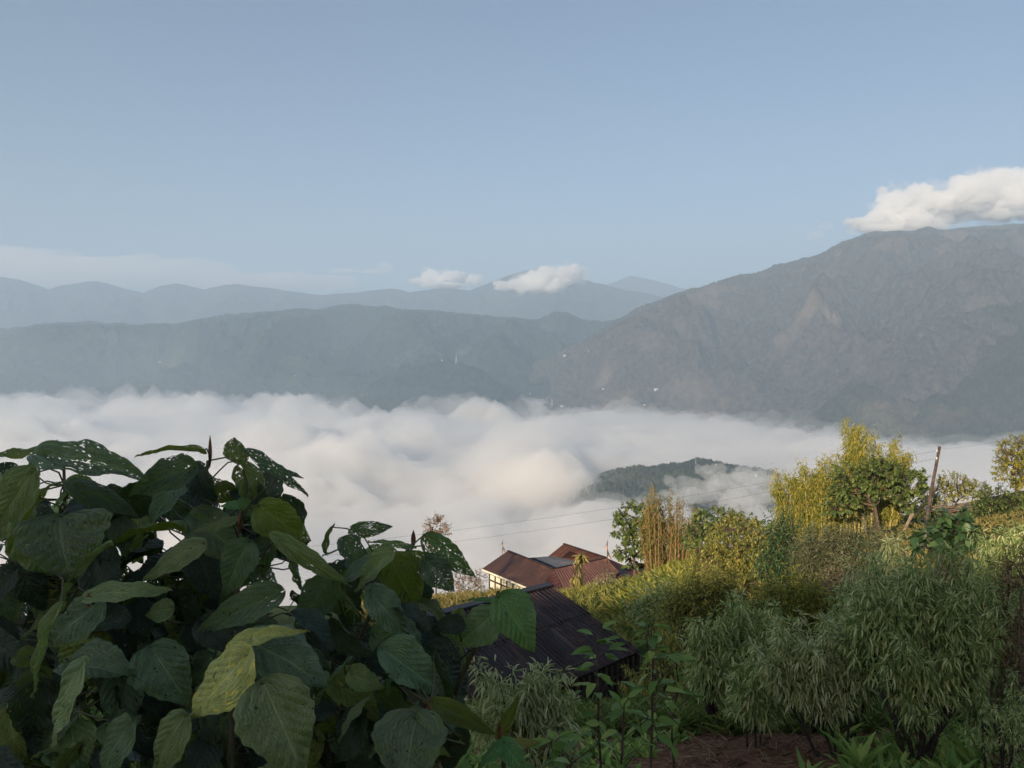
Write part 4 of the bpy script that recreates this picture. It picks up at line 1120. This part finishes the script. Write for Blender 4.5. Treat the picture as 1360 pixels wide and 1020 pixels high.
# ginger like plants on the bare earth
def ginger(label, px, d, n, L, seed):
    rs = np.random.RandomState(seed); g = gp(px, d); root = thing('leafy_plant', g, label, 'plant', 'low strap leaved plants on the bare earth')
    th = rs.uniform(0, 6.28, n); r = rs.uniform(0.15, 0.8, n)
    a = np.stack([np.cos(th) * r, np.sin(th) * r, np.ones(n)], -1)
    nn = np.stack([-np.cos(th), -np.sin(th), np.full(n, .5)], -1)
    link('leaf_tuft', leaf_mesh('leaf_tuft', T_BLADE, rs.normal(size=(n, 3)) * [.04, .04, 0], a, nn, L * rs.uniform(.6, 1.2, n), L * 0.2), L_FRESH, root)
ginger('tall strap leaved plant on the bare earth at the bottom edge', 1150, 7.6, 14, 0.42, 1)
ginger('spreading strap leaved plant right of the tall one', 1282, 7.2, 16, 0.36, 2)
ginger('single bright strap leaved plant near the right trunk', 1302, 8.0, 6, 0.42, 3)
ginger('small pale strap leaved plant left on the bare earth', 1085, 7.2, 9, 0.3, 4)
ginger('lime strap leaved plant under the largest shrub', 1205, 9.0, 16, 0.36, 5)
ginger('dark strap leaved plant at the corner of the bare earth', 1120, 9.2, 16, 0.4, 6)

# ------------------------------------------------------------------ the large leaved shrubs in front
def big_leaf_mesh(seed, cord=0.1, nu=25, nv=84):
    rs = np.random.RandomState(seed)
    u = np.linspace(-1, 1, nu); t = np.linspace(0, 1, nv)
    U, Tt = np.meshgrid(u, t, indexing='ij')
    hw = 0.5 * np.sin(np.pi * np.clip(Tt, 0, 1) ** 0.62) ** 0.8 * (1 - 0.25 * Tt ** 3) 
    hw = hw + 0.10 * np.clip(1 - Tt / 0.12, 0, 1) * 0 
    hw *= 1 + 0.03 * np.sin(Tt * 46 + rs.uniform(0, 6)) + 0.05 * noise3(Tt * 5, np.sign(U), seed + .5)
    hw = np.where(Tt > 0.93, hw * (1 - 0.3 * (Tt - 0.93) / 0.07), hw)
    hw = hw * (1 + rs.uniform(-.14, .14) * np.sign(U) * np.clip(np.abs(U) * 3, 0, 1)) * (1 + 0.09 * noise3(Tt * 3.1, np.sign(U) * 2.2, seed * 1.7) )
    X = U * hw + rs.uniform(-.12, .12) * Tt ** 2
    Y = Tt - cord * np.abs(U) ** 1.6 * np.clip(1 - Tt / 0.45, 0, 1)
    s = (Tt - 0.42 * np.abs(U) * hw * 2) * 8.0
    ph = np.abs((s % 1.0) - 0.5) * 2            # 1 on the vein, 0 between
    Z = 0.058 * (np.sqrt(np.clip(1 - ph ** 2, 0, 1)) - .6) * np.clip(np.abs(U) * 4, 0, 1) * np.clip((1 - np.abs(U)) * 4, 0.25, 1)
    Z += rs.uniform(.05, .42) * np.abs(X) - rs.uniform(.0, .45) * Tt ** 2 - 0.25 * np.abs(X) ** 2 * rs.uniform(0.2, 1.4)
    Z += 0.045 * noise3(U * 1.6, Tt * 3.0, seed) + 0.03 * np.abs(U) * np.sin(Tt * 17 + rs.uniform(0, 6))
    Z += rs.uniform(-.05, .05) * U
    uv = np.stack([U * .5 + .5, Tt], -1).reshape(-1, 2)
    return new_mesh('leaf', np.stack([X, Y, Z], -1).reshape(-1, 3), grid_faces(nu, nv)[:, ::-1], uv=uv)

def mat_big_leaf(name, c_dark, c_mid, c_edge, holes=0.66, trans=(0.10, 0.16, 0.02), brown=0.72):
    m, nt, N, L, B, O = nodes(name)
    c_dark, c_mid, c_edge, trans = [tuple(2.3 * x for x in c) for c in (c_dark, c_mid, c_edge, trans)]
    tc = nt.nodes.new('ShaderNodeTexCoord'); oi = nt.nodes.new('ShaderNodeObjectInfo')
    sep = nt.nodes.new('ShaderNodeSeparateXYZ'); L.new(tc.outputs['UV'], sep.inputs[0])
    u = math_n(nt, 'ABSOLUTE', math_n(nt, 'SUBTRACT', math_n(nt, 'MULTIPLY', sep.outputs['X'], 2.0), 1.0)); v = sep.outputs['Y']
    rnd = oi.outputs['Random']
    add = nt.nodes.new('ShaderNodeVectorMath'); add.operation = 'MULTIPLY_ADD'
    cb = nt.nodes.new('ShaderNodeCombineXYZ'); L.new(rnd, cb.inputs[0]); L.new(rnd, cb.inputs[1])
    add.inputs[1].default_value = (91, 57, 0)
    L.new(cb.outputs[0], add.inputs[0]); L.new(tc.outputs['UV'], add.inputs[2]); vec = add.outputs[0]
    base = ramp(nt, tex_noise(nt, 5.0, 6, 0.65, vec=vec), [(0.3, c_dark), (0.7, c_mid)])
    # paler or browner margin and blotches, from leaf to leaf
    blot = ramp(nt, tex_noise(nt, 7.0, 5, 0.7, vec=vec), [(brown - .06, (0, 0, 0)), (brown + .03, (1, 1, 1))])
    col = mix_n(nt, blot, base, c_edge)
    # veins
    prof = math_n(nt, 'SINE', math_n(nt, 'MULTIPLY', math_n(nt, 'POWER', v, 0.62), math.pi))
    s = math_n(nt, 'MULTIPLY', math_n(nt, 'SUBTRACT', v, math_n(nt, 'MULTIPLY', math_n(nt, 'MULTIPLY', u, prof), 0.42)), 8.0)
    fr = math_n(nt, 'ABSOLUTE', math_n(nt, 'SUBTRACT', math_n(nt, 'FRACT', s), 0.5))
    side = math_n(nt, 'GREATER_THAN', fr, 0.468)
    midv = math_n(nt, 'LESS_THAN', u, 0.03)
    vein = math_n(nt, 'MAXIMUM', side, midv)
    pale = tuple(min(1, 1.9 * x + 0.03) for x in c_mid)
    col = mix_n(nt, math_n(nt, 'MULTIPLY', vein, 0.38), col, pale)
    hs = nt.nodes.new('ShaderNodeHueSaturation'); L.new(col, hs.inputs['Color'])
    L.new(math_n(nt, 'ADD', math_n(nt, 'MULTIPLY', rnd, 0.7), 0.65), hs.inputs['Value'])
    L.new(math_n(nt, 'ADD', math_n(nt, 'MULTIPLY', rnd, 0.03), 0.485), hs.inputs['Hue'])
    L.new(hs.outputs[0], B.inputs['Base Color'])
    B.inputs['Roughness'].default_value = 0.38; B.inputs['Specular IOR Level'].default_value = 0.65
    # fine tertiary veins
    cmb = nt.nodes.new('ShaderNodeCombineXYZ'); L.new(math_n(nt, 'MULTIPLY', u, 6.0), cmb.inputs[0]); L.new(math_n(nt, 'MULTIPLY', s, 9.0), cmb.inputs[1])
    h2 = math_n(nt, 'ADD', math_n(nt, 'MULTIPLY', tex_noise(nt, 26.0, 4, 0.6, vec=vec), 0.6), math_n(nt, 'MULTIPLY', math_n(nt, 'SINE', math_n(nt, 'MULTIPLY', u, 60.0)), 0.12))
    L.new(bump_n(nt, h2, 0.8, 0.009), B.inputs['Normal'])
    t = nt.nodes.new('ShaderNodeBsdfTranslucent'); t.inputs['Color'].default_value = (*trans, 1)
    mx = nt.nodes.new('ShaderNodeMixShader'); mx.inputs[0].default_value = 0.3
    L.new(B.outputs[0], mx.inputs[1]); L.new(t.outputs[0], mx.inputs[2])
    # insect holes
    hn = tex_noise(nt, 21.0, 2, 0.5, vec=vec)
    where = tex_noise(nt, 3.2, 3, 0.5, vec=vec)
    hole = math_n(nt, 'GREATER_THAN', math_n(nt, 'ADD', math_n(nt, 'MULTIPLY', hn, 0.62), math_n(nt, 'MULTIPLY', where, 0.38)), holes)
    big = math_n(nt, 'GREATER_THAN', tex_noise(nt, 9.0, 3, 0.6, vec=vec, dist=1.2), 0.685)
    hole = math_n(nt, 'MAXIMUM', hole, big)
    tr = nt.nodes.new('ShaderNodeBsdfTransparent')
    m2 = nt.nodes.new('ShaderNodeMixShader'); L.new(hole, m2.inputs[0]); L.new(mx.outputs[0], m2.inputs[1]); L.new(tr.outputs[0], m2.inputs[2])
    L.new(m2.outputs[0], O.inputs['Surface'])
    return m

BL = {
 'd': mat_big_leaf('large_leaf', (0.030, 0.056, 0.029), (0.078, 0.116, 0.058), (0.075, 0.06, 0.022), 0.618, brown=0.66),
 'h': mat_big_leaf('holed_large_leaf', (0.024, 0.048, 0.026), (0.055, 0.090, 0.046), (0.06, 0.045, 0.02), 0.595),
 'y': mat_big_leaf('yellowing_large_leaf', (0.15, 0.17, 0.05), (0.25, 0.255, 0.085), (0.38, 0.31, 0.05), 0.66, (0.2, 0.2, 0.04), 0.6),
 'l': mat_big_leaf('pale_large_leaf', (0.075, 0.120, 0.046), (0.17, 0.215, 0.09), (0.12, 0.10, 0.04), 0.65),
 'u': mat_big_leaf('olive_large_leaf', (0.045, 0.07, 0.012), (0.085, 0.11, 0.02), (0.07, 0.035, 0.012), 0.615, (0.12, 0.15, 0.012)),
 'k': mat_big_leaf('shade_large_leaf', (0.010, 0.020, 0.013), (0.024, 0.042, 0.024), (0.03, 0.02, 0.01), 0.63, (0.03, 0.05, 0.008)),  # leaf colour darkened to paint in the shade deep inside the shrubs
 'b': mat_big_leaf('bright_large_leaf', (0.045, 0.11, 0.035), (0.07, 0.15, 0.05), (0.05, 0.06, 0.02), 0.70),
}
BUD = mat_plain('red_brown_bud', [(0.3, (0.10, 0.035, 0.02)), (0.7, (0.22, 0.09, 0.05))], 30, 0.6)
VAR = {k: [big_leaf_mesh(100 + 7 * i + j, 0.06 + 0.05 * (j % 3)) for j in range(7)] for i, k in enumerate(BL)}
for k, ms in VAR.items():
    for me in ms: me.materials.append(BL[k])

STEMS = [  # polyline in photograph pixels with depth, and the label that singles the shrub out
 ([(105, 1060, 2.33), (98, 900, 2.43), (88, 760, 2.48), (85, 625, 2.53)], 'large leaved shrub at the far left with insect holes in its top leaves'),
 ([(250, 1060, 2.33), (262, 860, 2.53), (268, 700, 2.63), (276, 612, 2.63)], 'tall large leaved shrub with a pointed red bud against the cloud'),
 ([(306, 1060, 2.13), (310, 860, 2.23), (316, 760, 2.28), (318, 698, 2.33)], 'large leaved shrub with yellowing leaves and a pink shoot in its middle'),
 ([(430, 1060, 2.43), (470, 860, 2.63), (520, 760, 2.73), (548, 722, 2.78)], 'large leaved shrub leaning right towards the shed roof'),
 ([(560, 1060, 1.9), (565, 960, 1.95), (572, 935, 1.95)], 'low large leaved shrub with an upright bud at the bottom middle'),
 ([(560, 1060, 2.5), (612, 900, 2.4), (652, 815, 2.35), (662, 785, 2.35)], 'slender shrub holding one round bright leaf before the shed roof'),
 ([(672, 1060, 2.3), (668, 1000, 2.3), (664, 970, 2.3)], 'young large leaved shoot at the bottom edge beside the grey green shrub'),
]
# base px, base py, tip px, tip py, width px, depth, look, roll degrees, depth change to tip
HERO = [
 (66, 597, -28, 600, 34, 2.2, 'u', 20, 0.0), (62, 598, 75, 584, 12, 2.2, 'd', 0, 0), (62, 606, 184, 617, 66, 2.15, 'd', 10, -.10),
 (258, 622, 165, 648, 58, 2.2, 'h', 0, -.06), (266, 600, 182, 590, 16, 2.3, 'u', 60, 0), (316, 612, 318, 578, 42, 2.3, 'u', 20, .05),
 (326, 600, 412, 656, 32, 2.2, 'h', -10, 0), (375, 628, 404, 636, 12, 2.3, 'd', 0, 0), (42, 630, -14, 704, 62, 2.1, 'l', -15, 0),
 (52, 660, -4, 728, 50, 2.2, 'u', 20, 0), (80, 686, 78, 768, 138, 2.05, 'd', 0, -.10), (236, 702, 130, 706, 62, 2.3, 'u', 30, .0),
 (100, 645, 186, 676, 44, 2.3, 'h', 10, 0), (145, 724, 62, 800, 28, 2.0, 'l', 35, 0), (270, 722, 180, 758, 46, 2.0, 'l', 0, -.04),
 (120, 792, 222, 776, 40, 1.9, 'l', 0, -.05), (316, 672, 292, 668, 18, 2.0, 'b', 0, 0), (318, 672, 332, 664, 20, 2.0, 'b', 0, 0),
 (310, 690, 250, 706, 22, 2.1, 'l', 10, 0), (372, 718, 462, 786, 34, 2.05, 'l', 40, 0), (345, 672, 412, 722, 64, 2.25, 'u', 40, .02),
 (372, 786, 262, 838, 54, 2.0, 'd', 0, -.05), (308, 858, 400, 826, 36, 1.8, 'y', 0, -.03), (324, 872, 254, 960, 96, 1.75, 'y', 0, -.02),
 (350, 908, 408, 1030, 118, 1.7, 'l', 0, -.06), (330, 850, 440, 905, 100, 1.85, 'd', 0, -.08), (105, 890, 38, 992, 84, 1.8, 'l', 0, -.02),
 (82, 806, 25, 924, 34, 1.75, 'l', 30, 0), (246, 952, 180, 1036, 66, 1.7, 'l', 0, 0), (172, 962, 112, 1036, 72, 1.75, 'd', 0, 0),
 (552, 956, 530, 1046, 118, 1.8, 'd', 0, -.12), (508, 862, 596, 926, 72, 2.1, 'd', 10, 0), (492, 786, 548, 852, 56, 2.2, 'd', 0, 0),
 (520, 745, 552, 814, 68, 2.35, 'u', 30, .03), (522, 732, 464, 780, 42, 2.25, 'l', 0, 0), (566, 712, 634, 770, 44, 2.4, 'h', 30, .02),
 (566, 744, 606, 788, 52, 2.35, 'd', 0, 0), (545, 725, 490, 712, 34, 2.5, 'u', 30, 0), (663, 793, 714, 864, 72, 2.2, 'b', 0, -.05),
 (656, 815, 606, 862, 60, 2.3, 'd', 0, 0), (655, 800, 615, 790, 14, 2.35, 'b', 20, 0), (575, 933, 664, 976, 34, 1.95, 'u', 20, 0),
 (545, 735, 590, 758, 22, 2.4, 'u', 50, 0), (552, 940, 480, 990, 40, 2.0, 'd', 30, 0), (664, 975, 690, 925, 20, 2.4, 'u', 30, 0),
 (668, 985, 628, 1018, 30, 2.2, 'b', 10, -.03), (668, 985, 700, 1030, 36, 2.2, 'b', -10, -.03), (666, 990, 720, 985, 18, 2.3, 'y', 20, 0),
 (90, 640, 150, 668, 40, 2.4, 'u', 30, .05), (268, 650, 330, 660, 40, 2.4, 'u', 40, .05), (84, 640, 30, 650, 36, 2.35, 'u', 30, .04),
 (262, 690, 330, 745, 70, 2.35, 'd', 10, -.05), (330, 720, 290, 790, 60, 2.2, 'd', 0, -.05), (130, 800, 60, 860, 70, 2.1, 'd', 10, -.05),
 (460, 880, 410, 930, 40, 2.0, 'd', 40, 0), (200, 860, 250, 930, 90, 2.0, 'd', 10, -.06), (90, 880, 180, 900, 80, 2.0, 'd', 0, -.08),
 (440, 700, 420, 730, 34, 2.6, 'u', 20, .04), (470, 705, 520, 700, 26, 2.6, 'h', 40, 0), (455, 715, 480, 760, 40, 2.5, 'd', 0, -.04),
]
def inside(poly, x, y):
    c = False; n = len(poly)
    for i in range(n):
        x1, y1 = poly[i]; x2, y2 = poly[(i + 1) % n]
        if (y1 > y) != (y2 > y) and x < (x2 - x1) * (y - y1) / (y2 - y1) + x1: c = not c
    return c
FILLP = [(-40, 625), (60, 625), (150, 665), (230, 645), (290, 630), (345, 650), (400, 705), (440, 722), (520, 742), (570, 790), (610, 850), (610, 930), (630, 990), (640, 1080), (-40, 1080)]

def large_shrubs():
    rs = np.random.RandomState(77)
    roots, woods = [], []
    for pts, label in STEMS:
        b = P(*pts[0]); g = Vector((b.x, b.y, float(gz(b.x, b.y))))
        roots.append(thing('large_leaved_shrub', g, label, 'shrub', 'large leaved shrubs in the foreground')); w = Wood(); woods.append(w)
        q = [Vector((0, 0, -.1))] + [P(*p) - g for p in pts]
        r0 = 0.0095 if len(pts) > 3 else 0.008
        w.curve(q, r0 * 1.3, r0 * 0.5)
    leaves = list(HERO)
    n = 0
    while n < 500:
        x, y = rs.uniform(-40, 620), rs.uniform(640, 1080)
        if not inside(FILLP, x, y): continue
        n += 1
        d = rs.uniform(2.35, 3.3) - 0.3 * (y - 640) / 440
        th = rs.uniform(0.05, math.pi - 0.05); ln = rs.uniform(36, 84)
        bx, by = x - math.cos(th) * ln / 2, y - math.sin(th) * ln / 2
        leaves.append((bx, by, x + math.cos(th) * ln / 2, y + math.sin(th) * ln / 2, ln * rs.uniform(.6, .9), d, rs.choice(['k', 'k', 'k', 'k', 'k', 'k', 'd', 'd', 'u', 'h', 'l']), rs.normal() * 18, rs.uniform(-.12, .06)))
    for k, (bx, by, tx, ty, wpx, d, look, roll, dz) in enumerate(leaves):
        best, bi, bp = 1e9, 0, None
        for i, (pts, _) in enumerate(STEMS):
            for (x1, y1, d1), (x2, y2, d2) in zip(pts[:-1], pts[1:]):
                for t in np.linspace(0, 1, 8):
                    X, Y = x1 + (x2 - x1) * t, y1 + (y2 - y1) * t
                    e = math.hypot(X - bx, (Y - by - 25) * 0.8) + (70 * abs(d1 - d) if i in (5, 6) else 0)
                    if e < best: best, bi, bp = e, i, (X, Y, d1 + (d2 - d1) * t)
        root = roots[bi]
        B, T = P(bx, by, d), P(tx, ty, d + dz)
        ax = (T - B); Ln = ax.length; y = ax.normalized()
        cen = (B + T) / 2
        nr = (-cen).normalized() * (0.65 if k < len(HERO) else 0.35) + Vector((-.12, 0, 0.62)) + Vector(rs.normal(size=3) * (.14 if k < len(HERO) else .38))
        nr = (nr - y * nr.dot(y)).normalized()
        from mathutils import Matrix
        nr = Matrix.Rotation(R(roll), 3, y) @ nr
        x = y.cross(nr)
        W = wpx * d / F * (0.86 if k < len(HERO) else 1.0)
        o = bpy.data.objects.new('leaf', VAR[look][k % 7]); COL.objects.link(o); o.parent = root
        sz = (Ln + W) * 0.5
        M = Matrix.Identity(4)
        for c, (v, s) in enumerate(((x, W), (y, Ln), (nr, sz))):
            for r in range(3): M[r][c] = v[r] * s
        loc = B - root.location
        for r in range(3): M[r][3] = loc[r]
        o.matrix_local = M
        if k < len(HERO):
            if look == 'y': o['label'] = 'yellowing leaf'
            elif look == 'h': o['label'] = 'leaf riddled with insect holes'
        if bp is not None and best < 150:
            a = np.array(P(*bp) - root.location); e = np.array(loc)
            woods[bi].limb(a, e, 0.0028, 0.0020, rs, 0.05, 4, 0.06 if k < len(HERO) else -0.04)
    for r_, w in zip(roots, woods): w.build('stem', GREEN_STEM, r_, 7)
    def bud(i, px, py0, py1, d, wpx=5):
        g = roots[i].location; a, b = P(px, py1, d) - g, P(px, py0, d) - g
        s = np.linspace(0, 1, 9); rad = wpx * d / F * np.sin(np.pi * np.clip(s * .93 + .05, 0, 1)) ** .8 * (1 - .35 * s)
        w = Wood()
        for j in range(8): w.seg(a.lerp(b, s[j]), a.lerp(b, s[j + 1]), rad[j], rad[j + 1])
        w.build('bud', BUD, roots[i], 8)
    bud(1, 279, 578, 618, 2.62, 3.2); bud(2, 319, 678, 706, 2.3, 4.5); bud(0, 85, 594, 630, 2.52, 2.6); bud(4, 570, 926, 960, 1.95, 4); bud(3, 549, 704, 726, 2.77, 4)
    bud(2, 117, 787, 806, 1.9, 4); bud(6, 664, 958, 985, 2.3, 4)
large_shrubs()

# ------------------------------------------------------------------ far houses and masts on the mountainsides
bpy.context.view_layer.update()
def far_hit(px, py, names):
    x, z = ray(px, py); d = Vector((float(x), 1.0, float(z))).normalized(); best = None
    for o in bpy.data.objects:
        if o.get('kind') == 'structure' and o.name.split('.')[0] in names:
            inv = o.matrix_world.inverted()
            ok, loc, nr, ix = o.ray_cast(inv @ Vector((0, 0, 0)), d)
            if ok:
                p = o.matrix_world @ loc
                if best is None or p.length < best.length: best = p
    return best
WHITE = mat_plain('far_white_wall', [(0.3, (0.5, 0.5, 0.48)), (0.7, (0.6, 0.6, 0.58))], 0.2, 0.7)
TIN = mat_plain('far_tin_roof', [(0.3, (0.35, 0.36, 0.38)), (0.7, (0.5, 0.5, 0.52))], 0.2, 0.4)
def far_house(px, py, wpx, label, group='white houses far across the valley'):
    p = far_hit(px, py, ('wooded_ridge', 'wooded_foothill', 'mountain', 'wooded_hill'))
    if p is None: return
    w = 0.55 * wpx * p.y / F; h, dp = w * 0.3, w * 0.6
    root = thing('far_house', p, label, 'house', group)
    me = new_mesh('wall', [(sx * w / 2, sy * dp / 2, z) for z in (-h, h) for sx, sy in ((-1, -1), (1, -1), (1, 1), (-1, 1))], [(0, 1, 5, 4), (1, 2, 6, 5), (2, 3, 7, 6), (3, 0, 4, 7), (4, 5, 6, 7), (3, 2, 1, 0)], shade=False)
    link('wall', me, WHITE, root)
    a = w * 0.56; b = dp * 0.6
    me = new_mesh('roof', [(-a, -b, h + .1), (a, -b, h + .1), (a, b, h + .1), (-a, b, h + .1), (-a, 0, h * 1.7), (a, 0, h * 1.7)], [(0, 1, 5, 4), (2, 3, 4, 5), (3, 2, 1, 0)], [(1, 2, 5), (3, 0, 4)], shade=False)
    link('roof', me, TIN, root)
for px, py, w, lab in ((212, 481, 4, 'lone white house on the left part of the wooded ridge'), (391, 499, 3, 'white house low on the ridge left of the foothill'), (587, 479, 4, 'white house on top of the small foothill'),
                       (750, 473, 7, 'long white building in the clearing at the middle of the ridge'), (782, 467, 4, 'white house right of the long building in the clearing'), (801, 517, 5, 'white house low under the clearing'),
                       (871, 518, 9, 'long white roof at the left foot of the mountain'), (746, 540, 7, 'white houses just above the edge of the cloud'), (704, 523, 3, 'white house above the cloud right of the foothill'),
                       (834, 538, 4, 'left of two white houses at the cloud edge under the mountain'), (856, 538, 5, 'right of two white houses at the cloud edge under the mountain'), (951, 618, 5, 'pale building on the crest of the wooded hill'), (1004, 632, 6, 'white building showing through mist on the right of the wooded hill')):
    far_house(px, py, w, lab)
def mast(px, py, top, label):
    p = far_hit(px, py, ('wooded_hill', 'wooded_ridge', 'wooded_foothill', 'mountain'))
    if p is None: return
    h = (py - top) * p.y / F; w = Wood(); s = h * 0.09
    for a in ((-1, -1), (1, -1), (1, 1), (-1, 1)): w.seg((a[0] * s, a[1] * s, -4), (0, 0, h), h * .02, h * .01)
    for k in range(1, 6):
        f = k / 6; q = s * (1 - f)
        w.seg((-q, -q, h * f), (q, -q, h * f), h * .01, h * .01); w.seg((q, q, h * f), (-q, q, h * f), h * .01, h * .01); w.seg((-q, -q, h * f), (q, -q, h * (f + .15)), h * .01, h * .01)
    o = w.build('radio_mast', TIN, None, 4); o.location = p; tag(o, label, 'mast', 'masts far across the valley')
mast(924, 616, 609, 'small mast on the crest of the wooded hill')
mast(606, 483, 470, 'tall white mast on the small foothill')
mast(733, 540, 528, 'white mast above the cloud edge')
